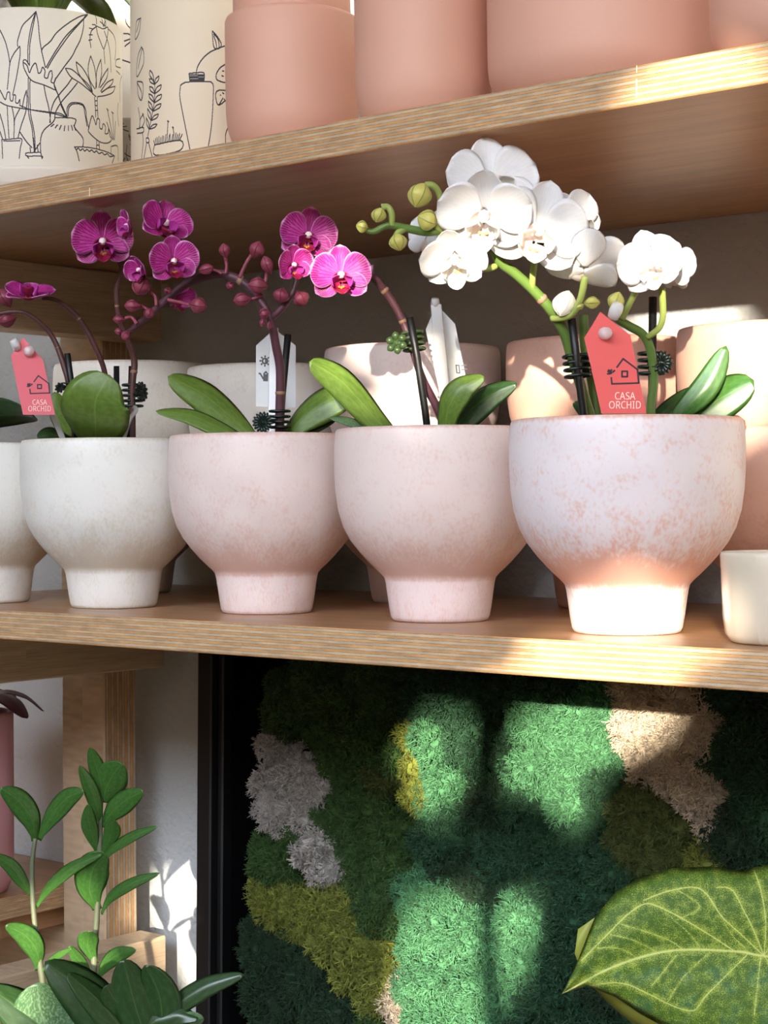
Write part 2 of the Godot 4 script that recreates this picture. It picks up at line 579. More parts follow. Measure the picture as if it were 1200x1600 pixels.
func build_unseen_street() -> void:
	# unseen house rows, placed to hide the low sky; gap left for the sun
	var render := mat(rgb(120, 104, 90), 0.9)
	var roof := mat(rgb(84, 60, 52), 0.9)
	var z := 13.0
	for q in [[-30.0, 6.6, "unseen brick house row across the street, placed to hide the low sky beside the sun gap", "unseen_building_1"], [12.6, 36.0, "second unseen brick house row across the street, placed to hide the low sky past the sun gap", "unseen_building_2"]]:
		var w: float = q[1] - q[0]
		var t := Node3D.new()
		t.name = q[3]
		add_child(t)
		t.position = Vector3((q[0] + q[1]) / 2, -0.2, z + 3.0)
		tag(t, q[2], "", "", "structure")
		part("wall", box(Vector3(w, 5.2, 6.0), 0.01), render, t, Transform3D(Basis.IDENTITY, Vector3(0, 2.6, 0)))
		var s := Shape.new()
		var a := Vector3(-w / 2 - 0.1, 5.21, -3.2)
		var b := Vector3(-w / 2 - 0.1, 7.2, 0)
		var c := Vector3(-w / 2 - 0.1, 5.21, 3.2)
		var along := Vector3(w + 0.2, 0, 0)
		s.tri(a, c, b)
		s.tri(a + along, b + along, c + along)
		s.quad(a, b, b + along, a + along)
		s.quad(b, c, c + along, b + along)
		s.quad(c, a, a + along, c + along)
		part("roof", s.mesh(false), roof, t)
		for k in int(w / 2.4):
			for fl in [0.0, 2.5]:
				part("window", box(Vector3(1.0, 1.3, 0.1), 0.01), M.black, t, Transform3D(Basis.IDENTITY, Vector3(-w / 2 + 1.3 + k * 2.4, 1.6 + fl, -3.02)))
	var road := structure("ground", box(Vector3(70, 0.1, 30), 0.01), mat(rgb(96, 94, 92), 0.9), Vector3(0, -0.26, 16.4))

func board(called: String, label: String, x0: float, x1: float, top: float, z0: float, z1: float, edge: Material, face: Material, thick := 0.0212) -> Node3D:
	# a plywood board: two faces of veneer and four edges that show the plies
	var t := thing(called, label, "shelf", Vector3((x0 + x1) / 2, top - thick, (z0 + z1) / 2))
	var hx := (x1 - x0) / 2
	var hz := (z1 - z0) / 2
	var b := 0.0008
	var s := Shape.new()
	for y in [0.0, thick]:
		var q := [Vector3(-hx + b, y, -hz + b), Vector3(hx - b, y, -hz + b), Vector3(hx - b, y, hz - b), Vector3(-hx + b, y, hz - b)]
		var u := []
		for k in q:
			u.append(Vector2(k.x, k.z) * Vector2(1.6, 3.0))
		if y == 0.0:
			s.tri(q[0], q[2], q[1], u[0], u[2], u[1]); s.tri(q[0], q[3], q[2], u[0], u[3], u[2])
		else:
			s.tri(q[0], q[1], q[2], u[0], u[1], u[2]); s.tri(q[0], q[2], q[3], u[0], u[2], u[3])
	part("veneer_face", s.mesh(false), face, t)
	var e := Shape.new()
	var ring := [Vector2(-hx, -hz), Vector2(hx, -hz), Vector2(hx, hz), Vector2(-hx, hz)]
	for k in 4:
		var a: Vector2 = ring[k]
		var d: Vector2 = ring[(k + 1) % 4]
		var rows := [[0.0, b, 0.0], [b, 0.0, 0.03], [thick - b, 0.0, 0.97], [thick, b, 1.0]]
		var pts := PackedVector3Array()
		var uvs := PackedVector2Array()
		for r in rows:
			for c in [a, d]:
				var w: Vector2 = c - Vector2(sign(c.x), sign(c.y)) * float(r[1])
				pts.append(Vector3(w.x, r[0], w.y))
				uvs.append(Vector2((0.0 if c == a else a.distance_to(d)) * 2.6 + k * 0.37, 1.0 - r[2]))
		e.grid(pts, uvs, 4, 2)
	part("ply_edge", e.mesh(false), edge, t)
	return t

func build_shelves() -> void:
	var top := board("plywood_shelf", "upper plywood shelf holding the line-drawn and smooth pink planters", -1.293, 1.2, UPPER_TOP, WALL_Z + 0.001, FRONT_Z, M.ply_edge_0, M.veneer, UPPER_TOP - UPPER_LOW)
	var filler := mat(rgb(236, 222, 198), 0.6)
	for k in [[140, 300, 0.006, 0.0006], [995, 138, 0.010, 0.0008], [995, 108, 0.004, 0.0006]]:
		var w := on_z(k[0], k[1], FRONT_Z)
		part("filler_mark", box(Vector3(k[3], k[2], 0.0006), 0.0001), filler, top, Transform3D(Basis.IDENTITY, w - top.position))
	board("plywood_shelf", "middle plywood shelf carrying the row of footed orchid pots", -1.293, 1.2, SHELF_TOP, WALL_Z + 0.001, FRONT_Z, M.ply_edge_1, M.veneer, SHELF_TOP - SHELF_LOW)
	board("plywood_shelf", "lowest plywood shelf that the black framed moss picture stands on", -2.2, 1.2, LEDGE_TOP, WALL_Z + 0.001, FRONT_Z + 0.06, M.ply_edge_0, M.veneer_pale)
	# upright frame under the boards: a post of stacked plies and three rails running to the wall
	var f := thing("shelf_trestle", "plywood trestle with a plied post and horizontal rails under the shelf ends", "trestle", Vector3(-1.30, 0, -1.15))
	var put := func(called: String, lo: Vector3, hi: Vector3, mt: Material, uvk: Vector2) -> void:
		var s := Shape.new()
		box_into(s, (lo + hi) / 2, hi - lo, 0.0015)
		for i in s.t.size():
			s.t[i] = s.t[i] * uvk
		shaped(called, s, mt, f, false)
	var rail := [[1.5551, 1.6158], [1.2456, 1.3012], [0.9295, 0.9903]]
	for r in rail:
		put.call("rail", Vector3(-1.293, r[0], WALL_Z + 0.034), Vector3(-1.257, r[1], -0.845), M.veneer_pale, Vector2(2.0, 3.0))
	# post: front face of veneer, side of plies
	var x0 := -1.355
	var x1 := -1.2935
	var z0 := -1.1735
	var z1 := -1.1325
	put.call("post", Vector3(x0, LEDGE_TOP + 0.0005, z0), Vector3(x1 - 0.0004, UPPER_LOW - 0.0005, z1), M.veneer_pale, Vector2(3.0, 0.7))
	var e := Shape.new()
	var pts := PackedVector3Array()
	var uvs := PackedVector2Array()
	for y in [LEDGE_TOP + 0.001, UPPER_LOW - 0.001]:
		for z in [z0 + 0.0015, z1 - 0.0015]:
			pts.append(Vector3(x1 - 0.0003, y, z))
			uvs.append(Vector2(y * 2.6, (z - z0) / (z1 - z0)))
	e.grid(pts, uvs, 2, 2)
	var back := PackedVector3Array()
	for p in pts:
		back.append(p - Vector3(0.0004, 0, 0))
	e.grid(back, uvs, 2, 2, true)
	shaped("ply_side", e, M.ply_edge_1, f, false)
	put.call("post", Vector3(x0, LEDGE_TOP + 0.0005, -0.90), Vector3(x1 - 0.0004, UPPER_LOW - 0.0005, -0.859), M.veneer_pale, Vector2(3.0, 0.7))
	board("plywood_shelf", "low plywood shelf behind the post carrying the tall pink pot", -2.1, -1.357, 1.0315, WALL_Z + 0.002, -0.93, M.ply_edge_1, M.veneer)
	var cleat := part("shelf_cleat", box(Vector3(0.5, 0.02, 0.20), 0.001), M.veneer, self)
	cleat.position = Vector3(-1.62, 1.0000, -1.07)
	tag(cleat, "plain wooden cleat under the low shelf behind the post", "cleat")
	var leg := part("shelf_cleat", box(Vector3(0.5, 0.15, 0.03), 0.001), M.veneer_pale, self)
	leg.position = Vector3(-1.62, 0.9149, -1.17)
	tag(leg, "upright board bearing the cleat against the back wall", "cleat")

# ------------------------------------------------------------------ pots
func footed_profile() -> Array:
	# (radius, height) of the outside, then the inside, in metres; with the texture's v
	var o := [[0.0, 0.0015], [0.027, 0.0012], [0.0300, 0.0], [0.0315, 0.0006], [0.0328, 0.0030], [0.0340, 0.010], [0.0352, 0.019], [0.0362, 0.0255], [0.0370, 0.0285], [0.0392, 0.0310], [0.0430, 0.0345], [0.0480, 0.0395], [0.0537, 0.0460], [0.0595, 0.0535], [0.0640, 0.0620], [0.0672, 0.0725], [0.0690, 0.0850], [0.0698, 0.0980], [0.0699, 0.1100], [0.0694, 0.1205], [0.0688, 0.1245], [0.0680, 0.1262], [0.0667, 0.1265], [0.0655, 0.1258], [0.0650, 0.1240]]
	var i := [[0.0654, 0.1100], [0.0652, 0.0950], [0.0635, 0.0780], [0.0590, 0.0630], [0.0520, 0.0510], [0.0420, 0.0430], [0.0280, 0.0395], [0.0, 0.0390]]
	var prof := PackedVector2Array()
	var vs := []
	for k in o:
		prof.append(Vector2(k[0], k[1]))
		vs.append(k[1] / 0.1265 * 0.49 + 0.004)
	for k in i:
		prof.append(Vector2(k[0], k[1]))
		vs.append(0.5 + (0.1265 - k[1]) / 0.1265 * 0.49)
	return [prof, vs]

var pot_mesh: ArrayMesh

func footed_pot(label: String, glaze: String, where: Vector3, turn: float, group: String) -> MeshInstance3D:
	if pot_mesh == null:
		var s := Shape.new()
		var f := footed_profile()
		lathe_into(s, f[0], 96, Vector3.ZERO, Basis.IDENTITY, f[1])
		pot_mesh = s.mesh()
	var o := part("footed_pot", pot_mesh, M["glaze_" + glaze], self)
	o.position = where
	o.rotation.y = turn
	tag(o, label, "pot", group)
	return o

func build_footed_pots() -> void:
	var y := SHELF_TOP
	var g := "footed pots of the front row"
	footed_pot("cream footed pot with a dark leaf, next to the pot of the pink tag", "cream", Vector3(-1.1755, y, -0.9075), 1.0, g)
	footed_pot("cream white footed pot holding the purple orchid with the pink tag", "cream", Vector3(-1.0358, y, -0.9174), 2.4, g)
	footed_pot("pale blush footed pot of the purple orchid with the white tag's sun print", "blush", Vector3(-0.8904, y, -0.9333), 0.5, g)
	footed_pot("pale rose footed pot of the orchid held by a green flower clip", "rose", Vector3(-0.7351, y, -0.9365), 3.9, g)
	footed_pot("footed pot with dense peach flecks holding the white orchid", "peach", Vector3(-0.5755, y, -0.9133), 5.1, g)
	var b := "footed pots stacked by the wall"
	var stacks := [
		["ivory", "ivory", Vector3(-1.1925, y, -1.0800), 0.0745, "ivory white", "behind the pot of the pink tag", 0.3],
		["ivory", "ivory", Vector3(-1.0560, y, -1.1110), 0.0665, "cream", "behind the blush pot", 1.9],
		["rose", "rose", Vector3(-0.8925, y, -1.1030), 0.0725, "pale rose pink", "behind the green flower clip", 2.8],
		["terra", "terra", Vector3(-0.7285, y, -1.1213), 0.0690, "peach pink", "behind the red tag", 4.4],
		["terra", "terra", Vector3(-0.5750, y, -1.1070), 0.0680, "peach pink", "behind the small cream bowl", 0.9],
	]
	for s in stacks:
		footed_pot("lower %s footed pot of the stack %s" % [s[4], s[5]], s[0], s[2], s[6], b)
		footed_pot("upper %s footed pot of the stack %s" % [s[4], s[5]], s[1], s[2] + Vector3(0, s[3], 0), s[6] + 1.3, b)
	# small glazed bowl
	var t := PackedVector2Array()
	for k in [[0.0, 0.001], [0.026, 0.001], [0.0285, 0.0], [0.031, 0.0012], [0.0335, 0.005], [0.0348, 0.014], [0.0355, 0.028], [0.0360, 0.042], [0.0362, 0.0480], [0.0358, 0.0495], [0.0350, 0.0500], [0.0342, 0.0493], [0.0338, 0.0470], [0.0332, 0.030], [0.0325, 0.012], [0.028, 0.006], [0.0, 0.005]]:
		t.append(Vector2(k[0], k[1]))
	var sh := Shape.new()
	lathe_into(sh, t, 72)
	var rip := noise(1.0, 8, 2)
	for i in sh.p.size():
		var p := sh.p[i]
		var r := Vector2(p.x, p.z).length()
		if r > 0.03 and p.y > 0.003 and p.y < 0.047:
			var a := atan2(p.x, p.z)
			var k: float = 1.0 + 0.016 * rip.get_noise_3d(cos(a) * 5.0, p.y * 26.0, sin(a) * 5.0) + 0.006 * sin(a * 24.0 + p.y * 90.0)
			sh.p[i] = Vector3(p.x * k, p.y, p.z * k)
	var bowl := part("glazed_bowl", sh.mesh(), mat(rgb(208, 196, 174), 0.15, {"metallic_specular": 0.6, "clearcoat_enabled": true, "clearcoat": 0.5}), self)
	bowl.position = Vector3(-0.4615, y, -0.8955)
	tag(bowl, "small glossy cream bowl with rippled sides beside the peach-flecked pot", "bowl")

func planter(label: String, r: float, h: float, where: Vector3, group: String, m: Material) -> MeshInstance3D:
	# straight sided planter with a rounded foot
	var prof := PackedVector2Array([Vector2(0, 0.001), Vector2(r * 0.72, 0.001), Vector2(r * 0.80, 0.0), Vector2(r * 0.86, 0.0018), Vector2(r * 0.905, 0.006), Vector2(r * 0.95, 0.0115), Vector2(r * 0.975, 0.0165), Vector2(r * 0.988, 0.023), Vector2(r * 0.992, 0.032), Vector2(r, h * 0.6), Vector2(r, h - 0.003), Vector2(r - 0.0008, h - 0.0008), Vector2(r - 0.0025, h), Vector2(r - 0.0045, h - 0.0012), Vector2(r - 0.005, h - 0.004), Vector2(r - 0.006, 0.03), Vector2(r * 0.8, 0.008), Vector2(0, 0.007)])
	var s := Shape.new()
	lathe_into(s, prof, 96)
	var o := part("planter", s.mesh(), m, self)
	o.position = where
	tag(o, label, "planter", group)
	return o

func stroke(img: Image, pts: Array, r: int, ink: Color) -> void:
	for i in pts.size() - 1:
		var a: Vector2 = pts[i]
		var b: Vector2 = pts[i + 1]
		var n := int(max(1.0, a.distance_to(b) / 1.0))
		for k in n + 1:
			var p := a.lerp(b, float(k) / n)
			img.fill_rect(Rect2i(posmod(int(p.x), img.get_width()) - r, int(p.y) - r, 2 * r + 1, 2 * r + 1), ink)

func printed_pot(called: String, label: String, centre: Vector3, r: float, h: float, strokes: Array, width: int, ground: Color, group: String, echo := 2.2) -> MeshInstance3D:
	# a straight pot whose line drawing is printed round it; strokes are given as points of the photograph and laid on the pot's wall
	var W := 2048
	var H := 512
	var img := Image.create(W, H, false, Image.FORMAT_RGB8)
	img.fill(ground)
	var ink := rgb(38, 38, 46)
	var facing := atan2(EYE.x - centre.x, EYE.z - centre.z)
	for st in strokes:
		var line := []
		for k in smooth_path(PackedVector3Array(st.map(func(q): return Vector3(q[0], q[1], 0))), 4):
			var d := ray(k.x, k.y)
			var o := Vector2(EYE.x - centre.x, EYE.z - centre.z)
			var e := Vector2(d.x, d.z)
			var bb := o.dot(e) / e.dot(e)
			var cc := (o.dot(o) - r * r) / e.dot(e)
			var disc := bb * bb - cc
			var tt := -bb - sqrt(max(disc, 0.0))
			var p := EYE + d * tt
			var a := atan2(p.x - centre.x, p.z - centre.z)
			line.append(Vector2(fposmod(a - facing + PI, TAU) / TAU * W, (p.y - centre.y) / h * H))
		for turn in [0.0, echo, -echo]:
			var moved := []
			for q in line:
				moved.append(Vector2(q.x + turn / TAU * W, q.y))
			stroke(img, moved, width, ink)
	img.generate_mipmaps()
	var prof := PackedVector2Array([Vector2(0, 0.001), Vector2(r * 0.9, 0.001), Vector2(r * 0.96, 0.0), Vector2(r - 0.0006, 0.0008), Vector2(r, 0.002), Vector2(r, h * 0.5), Vector2(r, h - 0.003), Vector2(r - 0.001, h - 0.0008), Vector2(r - 0.003, h), Vector2(r - 0.005, h - 0.001), Vector2(r - 0.006, h - 0.004), Vector2(r - 0.007, 0.01), Vector2(0, 0.008)])
	var vs := [0.0, 0.0, 0.0, 0.001, 0.015, 0.5, 0.97, 0.985, 0.995, 0.999, 0.999, 0.999, 0.999]
	for i in prof.size():
		if i >= 3 and i <= 8:
			vs[i] = prof[i].y / h
	var s := Shape.new()
	lathe_into(s, prof, 96, Vector3.ZERO, Basis.IDENTITY, vs)
	var o := part(called, s.mesh(), mat(Color.WHITE, 0.6, {"albedo_texture": tex(img)}), self)
	o.position = centre
	o.rotation.y = facing - PI
	tag(o, label, "planter", group)
	return o

func scaled(strokes: Array, x0: float, y0: float, k: float) -> Array:
	# strokes measured in an enlarged crop of the photograph
	var out := []
	for s in strokes:
		var l := []
		for q in s:
			l.append([x0 + q[0] / k, y0 + q[1] / k])
		out.append(l)
	return out

func build_upper_pots() -> void:
	var y := UPPER_TOP
	var g := "smooth pink planters on the upper shelf"
	var clay: Material = M.pink_clay
	var p1 := on_z(457, 200, -0.8885)
	p1.y = y
	planter("small smooth pink planter with another nested in it, beside the line-drawn pot", 0.0449, 0.0880, p1, g, clay)
	planter("pink planter nested inside the small planter beside the line-drawn pot", 0.0395, 0.0880, p1 + Vector3(0, 0.0300, 0), g, clay)
	var p2 := on_z(662, 160, -0.887)
	p2.y = y
	planter("narrow smooth pink planter between a small and a large pink one", 0.0436, 0.13, p2, g, clay)
	var p3 := on_z(951, 110, -0.9165)
	p3.y = y
	planter("largest smooth pink planter, standing over the white orchid", 0.0733, 0.16, p3, g, clay)
	planter("orange pink planter beside the largest smooth pink planter", 0.060, 0.15, Vector3(-0.4430, y, -0.9010), g, clay)
	var art := "line-drawn planters on the upper shelf"
	var cream := rgb(232, 226, 212)
	# pot with tall leaves, on a saucer
	var c1 := on_z(62, 200, -0.925)
	var saucer_h := 0.021
	c1.y = y + saucer_h - 0.0125
	var s1 := scaled([
		[[300, 95], [250, 150], [190, 210], [160, 290], [145, 350], [148, 385]], [[300, 95], [265, 200], [240, 330], [232, 420], [232, 530]], [[300, 95], [275, 220], [250, 360], [246, 460], [245, 540]], [[300, 95], [318, 190], [330, 320], [350, 440], [378, 560]],
		[[735, 118], [660, 140], [560, 200], [470, 275], [420, 345], [360, 395], [345, 430]], [[735, 118], [640, 210], [550, 300], [480, 400], [430, 480], [385, 560]], [[735, 118], [660, 200], [580, 290], [500, 400], [440, 490], [395, 570]], [[735, 118], [700, 150], [695, 230], [670, 330], [630, 410], [600, 470], [540, 550], [470, 650]],
		[[165, 385], [120, 440], [90, 500], [78, 560], [65, 700], [60, 745]], [[165, 385], [168, 450], [155, 540], [140, 630], [115, 750], [105, 790]], [[0, 250], [45, 350], [72, 460], [82, 540]],
		[[245, 545], [215, 500], [192, 510], [198, 560], [215, 600], [240, 645], [280, 680], [370, 710], [460, 750]],
		[[192, 520], [225, 545], [245, 605], [265, 560], [295, 525], [310, 570], [320, 610], [340, 600], [355, 560], [375, 590], [370, 640], [395, 650], [410, 605], [430, 590], [435, 640], [425, 680], [450, 690], [465, 655]],
		[[465, 650], [450, 700], [465, 750], [490, 800], [510, 880], [555, 975]], [[450, 700], [480, 780], [500, 840], [540, 930], [560, 975]],
		[[235, 650], [235, 800], [240, 950], [265, 1060], [275, 1150], [285, 1265]], [[250, 655], [250, 800], [255, 950], [275, 1050], [290, 1150], [292, 1265]],
		[[365, 705], [380, 790], [400, 870], [415, 950], [420, 1020]], [[600, 650], [560, 710], [500, 780], [450, 850], [425, 930], [415, 1020]], [[645, 690], [590, 760], [520, 840], [470, 920], [455, 980]],
		[[0, 750], [20, 790], [45, 830], [60, 775], [80, 770], [85, 830], [105, 840], [115, 790], [130, 800], [130, 850], [150, 860], [165, 830], [165, 880]], [[0, 850], [60, 880], [160, 900], [220, 910], [300, 920], [420, 935], [500, 945], [550, 975]], [[170, 880], [260, 915], [420, 942], [480, 955], [540, 975]],
		[[60, 885], [65, 1000], [75, 1150]], [[0, 950], [30, 1060], [48, 1160]], [[100, 895], [118, 1000], [115, 1150]], [[165, 905], [125, 985], [118, 1040]], [[220, 755], [200, 820], [185, 900]], [[220, 755], [225, 830], [215, 930], [175, 1050], [150, 1150]],
		[[0, 1095], [20, 1155]], [[15, 1165], [100, 1158], [180, 1158], [170, 1230], [160, 1320]], [[15, 1165], [22, 1320]], [[165, 1100], [220, 1180], [265, 1230]], [[30, 1175], [165, 1172]],
		[[215, 1275], [340, 1268]], [[215, 1275], [225, 1300], [345, 1300], [350, 1320]], [[225, 1300], [240, 1320]], [[250, 1230], [255, 1270]], [[310, 1210], [318, 1268]], [[280, 1150], [290, 1260]], [[330, 1195], [290, 1255]],
		[[460, 980], [625, 990], [622, 1060], [690, 1150], [690, 1225]], [[460, 980], [440, 1020], [370, 1080], [340, 1150], [338, 1250], [350, 1320]], [[425, 1055], [450, 1035]], [[460, 1065], [480, 1040]], [[495, 1080], [510, 1045]], [[535, 1090], [540, 1050]], [[570, 1085], [570, 1048]], [[605, 1085], [595, 1045]], [[630, 1085], [615, 1045]],
		[[560, 970], [560, 900], [590, 860], [640, 855], [690, 870], [715, 920], [720, 980], [740, 1070]], [[570, 965], [572, 905], [600, 870], [650, 866], [695, 885], [708, 950], [725, 1050]],
		[[740, 1070], [755, 1000], [770, 965], [790, 1010], [800, 1040], [810, 990], [830, 1000], [830, 1060], [850, 1075], [860, 1030], [880, 1060], [875, 1110], [900, 1110], [905, 1070], [915, 1130], [930, 1160], [905, 1190], [850, 1190], [800, 1160], [740, 1100], [740, 1070]],
		[[545, 570], [600, 580], [680, 650], [740, 710], [770, 765]], [[545, 570], [590, 640], [680, 700], [775, 780]], [[635, 515], [690, 570], [740, 660], [770, 760]], [[635, 515], [650, 600], [700, 680], [765, 765]], [[755, 465], [735, 560], [745, 660], [790, 740]], [[755, 465], [785, 550], [800, 650], [798, 735]], [[840, 495], [805, 600], [805, 730]], [[840, 495], [848, 600], [825, 730]], [[900, 570], [850, 650], [825, 725]], [[900, 570], [890, 650], [835, 730]], [[945, 660], [890, 690], [840, 760]], [[945, 660], [925, 710], [845, 770]], [[960, 720], [900, 735], [850, 770]], [[960, 720], [940, 770], [880, 795], [815, 805]], [[770, 780], [800, 805]],
		[[788, 810], [795, 900], [798, 975]], [[812, 810], [812, 900], [818, 990]], [[790, 840], [812, 840]], [[792, 880], [812, 880]], [[794, 920], [814, 920]], [[805, 1170], [805, 1240]], [[825, 1190], [830, 1240]], [[808, 1210], [828, 1210]],
		[[620, 1225], [700, 1225], [800, 1240], [900, 1270], [955, 1300]], [[620, 1225], [640, 1260], [660, 1340]], [[955, 1300], [935, 1360]], [[640, 1245], [655, 1235], [670, 1255], [690, 1240], [705, 1260], [725, 1245], [745, 1262], [765, 1250], [785, 1270], [805, 1258], [825, 1280], [850, 1270], [870, 1290], [895, 1282], [915, 1305], [945, 1300]],
		[[895, 915], [945, 1160]], [[938, 940], [950, 1165]], [[962, 1015], [955, 1165]], [[890, 1020], [940, 1165]], [[890, 905], [902, 920]], [[930, 932], [945, 945]],
		[[800, 105], [805, 200]], [[880, 130], [880, 220]], [[770, 205], [800, 215], [815, 290], [860, 405]], [[800, 215], [860, 240], [900, 230], [890, 330], [868, 405]], [[835, 180], [880, 220]], [[850, 160], [860, 215]], [[880, 165], [865, 220]], [[800, 225], [760, 260], [750, 330], [758, 395]], [[900, 240], [945, 290], [965, 370], [958, 500]], [[870, 260], [905, 370], [920, 480], [925, 600]], [[865, 410], [875, 530]], [[770, 240], [745, 235]], [[770, 290], [742, 290]], [[765, 330], [740, 335]],
		[[1000, 490], [970, 500], [965, 550], [1005, 565]], [[970, 590], [1000, 620]], [[1015, 630], [1000, 700], [1000, 850]], [[985, 860], [980, 950], [990, 1050]], [[925, 1220], [925, 1300]], [[930, 1220], [980, 1220], [985, 1340]]
	], 0, 0, 5.333)
	printed_pot("printed_planter", "white planter with a line drawing of tall leaves, on a white saucer", c1, 0.0655, 0.1345, s1, 1, cream, art)
	var sp := PackedVector2Array()
	for k in [[0.0, 0.0], [0.058, 0.0], [0.0615, 0.001], [0.0645, 0.004], [0.0685, 0.018], [0.0690, 0.0204], [0.0682, 0.021], [0.0675, 0.0204], [0.0668, 0.018], [0.0660, 0.0085], [0.0, 0.0080]]:
		sp.append(Vector2(k[0], k[1]))
	var ss := Shape.new()
	lathe_into(ss, sp, 72)
	var sau := part("saucer", ss.mesh(), M.cream_clay, self)
	sau.position = Vector3(c1.x, y, c1.z)
	tag(sau, "plain white saucer under the planter with tall drawn leaves", "saucer")
	# pot with the bottle and sprig
	var c2 := on_z(322, 200, -0.925)
	c2.y = y
	var s2 := scaled([
		[[612, 800], [650, 775], [700, 768], [870, 765], [910, 780], [920, 830], [915, 1000], [900, 1200], [872, 1380]], [[612, 800], [605, 900], [625, 1020], [660, 1200], [700, 1400]],
		[[692, 690], [700, 768]], [[692, 690], [760, 682], [832, 685], [832, 765]], [[698, 705], [830, 700]], [[698, 718], [830, 714]], [[698, 732], [830, 728]], [[698, 745], [830, 742]], [[698, 756], [830, 754]],
		[[758, 690], [775, 620], [820, 550], [880, 495], [950, 460], [1025, 432], [1100, 420]], [[910, 290], [955, 340], [990, 400], [990, 440], [950, 460], [925, 440], [915, 370], [910, 290]], [[925, 340], [945, 400], [950, 455]], [[925, 320], [965, 370], [975, 445]],
		[[1060, 590], [990, 630], [950, 690], [950, 740], [990, 765], [1060, 780]], [[1070, 850], [980, 845], [945, 870], [945, 930], [975, 985], [1080, 900]], [[1060, 1190], [1035, 1260], [1035, 1345]], [[1005, 665], [1018, 668]], [[1000, 710], [1014, 714]], [[1008, 870], [1018, 880]], [[985, 890], [990, 894]], [[1020, 930], [1025, 935]], [[975, 980], [1010, 920]],
		[[370, 770], [372, 860], [365, 960], [350, 1050], [335, 1130], [318, 1210], [305, 1280]],
		[[325, 660], [322, 700], [345, 740], [368, 780]], [[325, 660], [350, 690], [365, 760]], [[410, 712], [380, 740], [370, 785]], [[410, 712], [405, 750], [370, 790]],
		[[320, 740], [330, 770], [368, 790]], [[320, 740], [350, 745], [368, 785]], [[432, 795], [390, 820], [372, 875]], [[432, 795], [420, 840], [374, 876]], [[322, 812], [330, 850], [370, 878]], [[322, 812], [352, 825], [370, 872]],
		[[435, 885], [390, 905], [368, 960]], [[435, 885], [425, 925], [370, 962]], [[315, 880], [325, 920], [366, 960]], [[315, 880], [348, 900], [366, 955]], [[430, 972], [385, 990], [355, 1040]], [[430, 972], [415, 1010], [357, 1042]], [[310, 950], [318, 1000], [352, 1040]], [[310, 950], [340, 980], [352, 1036]],
		[[405, 1070], [365, 1085], [338, 1128]], [[405, 1070], [390, 1105], [338, 1130]], [[303, 1020], [308, 1080], [335, 1128]], [[303, 1020], [330, 1065], [336, 1120]], [[392, 1165], [355, 1170], [322, 1208]], [[392, 1165], [370, 1195], [322, 1210]], [[290, 1105], [295, 1165], [318, 1210]], [[290, 1105], [312, 1150], [320, 1200]],
		[[290, 1295], [310, 1295], [318, 1330], [292, 1335], [290, 1295]], [[295, 1335], [270, 1480]], [[312, 1335], [345, 1465]],
		[[368, 1360], [610, 1315], [608, 1410], [375, 1455], [368, 1360]], [[495, 1135], [488, 1260]], [[540, 1190], [550, 1250]], [[490, 1135], [502, 1140]], [[536, 1192], [546, 1198]],
		[[372, 1355], [362, 1320]], [[385, 1350], [378, 1300]], [[400, 1348], [392, 1290]], [[412, 1345], [410, 1280]], [[425, 1343], [428, 1290]], [[440, 1340], [445, 1275]], [[455, 1338], [455, 1280]], [[470, 1335], [475, 1265]], [[485, 1333], [488, 1265]], [[500, 1330], [508, 1270]], [[515, 1328], [515, 1258]], [[530, 1326], [540, 1262]], [[545, 1323], [550, 1260]], [[560, 1320], [570, 1250]], [[575, 1318], [585, 1262]], [[590, 1316], [605, 1255]], [[602, 1314], [628, 1262]],
		[[240, 172], [205, 190], [192, 260], [188, 370], [225, 300], [240, 180], [240, 172]], [[230, 180], [200, 300]], [[245, 440], [215, 520], [200, 640], [205, 720], [245, 650], [268, 580], [265, 480], [245, 440]], [[250, 460], [215, 640]], [[205, 765], [255, 775], [262, 860], [245, 940], [215, 890], [205, 765]], [[205, 775], [245, 860], [248, 935]],
		[[200, 1210], [262, 1195], [262, 1240], [205, 1250]], [[255, 1245], [262, 1330], [248, 1480]], [[215, 1010], [232, 1110], [225, 1205]], [[265, 1070], [235, 1120], [230, 1205]], [[255, 1065], [275, 1130], [250, 1195]]
	], 180, 0, 6.0)
	printed_pot("printed_planter", "cream planter with a line drawing of a bottle and a leafy sprig", c2, 0.0545, 0.150, s2, 1, rgb(230, 216, 190), art)
	# two printed pots behind, seen in the gap
	var c3 := on_z(200, 150, -1.13)
	c3.y = y
	var s3 := scaled([[[215, 0], [225, 25]], [[160, 0], [110, 40], [98, 120], [105, 220], [180, 300]], [[80, 315], [130, 320], [180, 360]], [[85, 385], [175, 360], [90, 435]], [[60, 560], [180, 600]]], 180, 0, 6.0)
	printed_pot("printed_planter", "tall cream line-drawn planter seen in the gap behind the other two", c3, 0.056, 0.20, s3, 1, rgb(232, 224, 208), art)
	var c4 := on_z(200, 200, -1.025)
	c4.y = y
	var s4 := []
	var rg := RandomNumberGenerator.new()
	rg.seed = 5
	for k in 40:
		var px := 176.0 + rg.randf() * 40.0
		var py := 110.0 + rg.randf() * 140.0
		var a := rg.randf() * TAU
		s4.append([[px, py], [px + cos(a) * 6.0, py + sin(a) * 14.0], [px + cos(a) * 12.0 + 3.0, py + sin(a) * 24.0]])
	# small pot with crowded bold drawing
	printed_pot("printed_planter", "low grey planter crowded with bold black drawing behind the sprig planter", c4, 0.022, 0.085, s4, 2, rgb(150, 142, 134), art, 0.9)
	# plant in the first printed planter: only leaf tips reach the picture
	var pl := thing("leafy_houseplant", "green houseplant growing out of the planter with drawn leaves", "plant", c1 + Vector3(0, 0.122, 0))
	var soil := Shape.new()
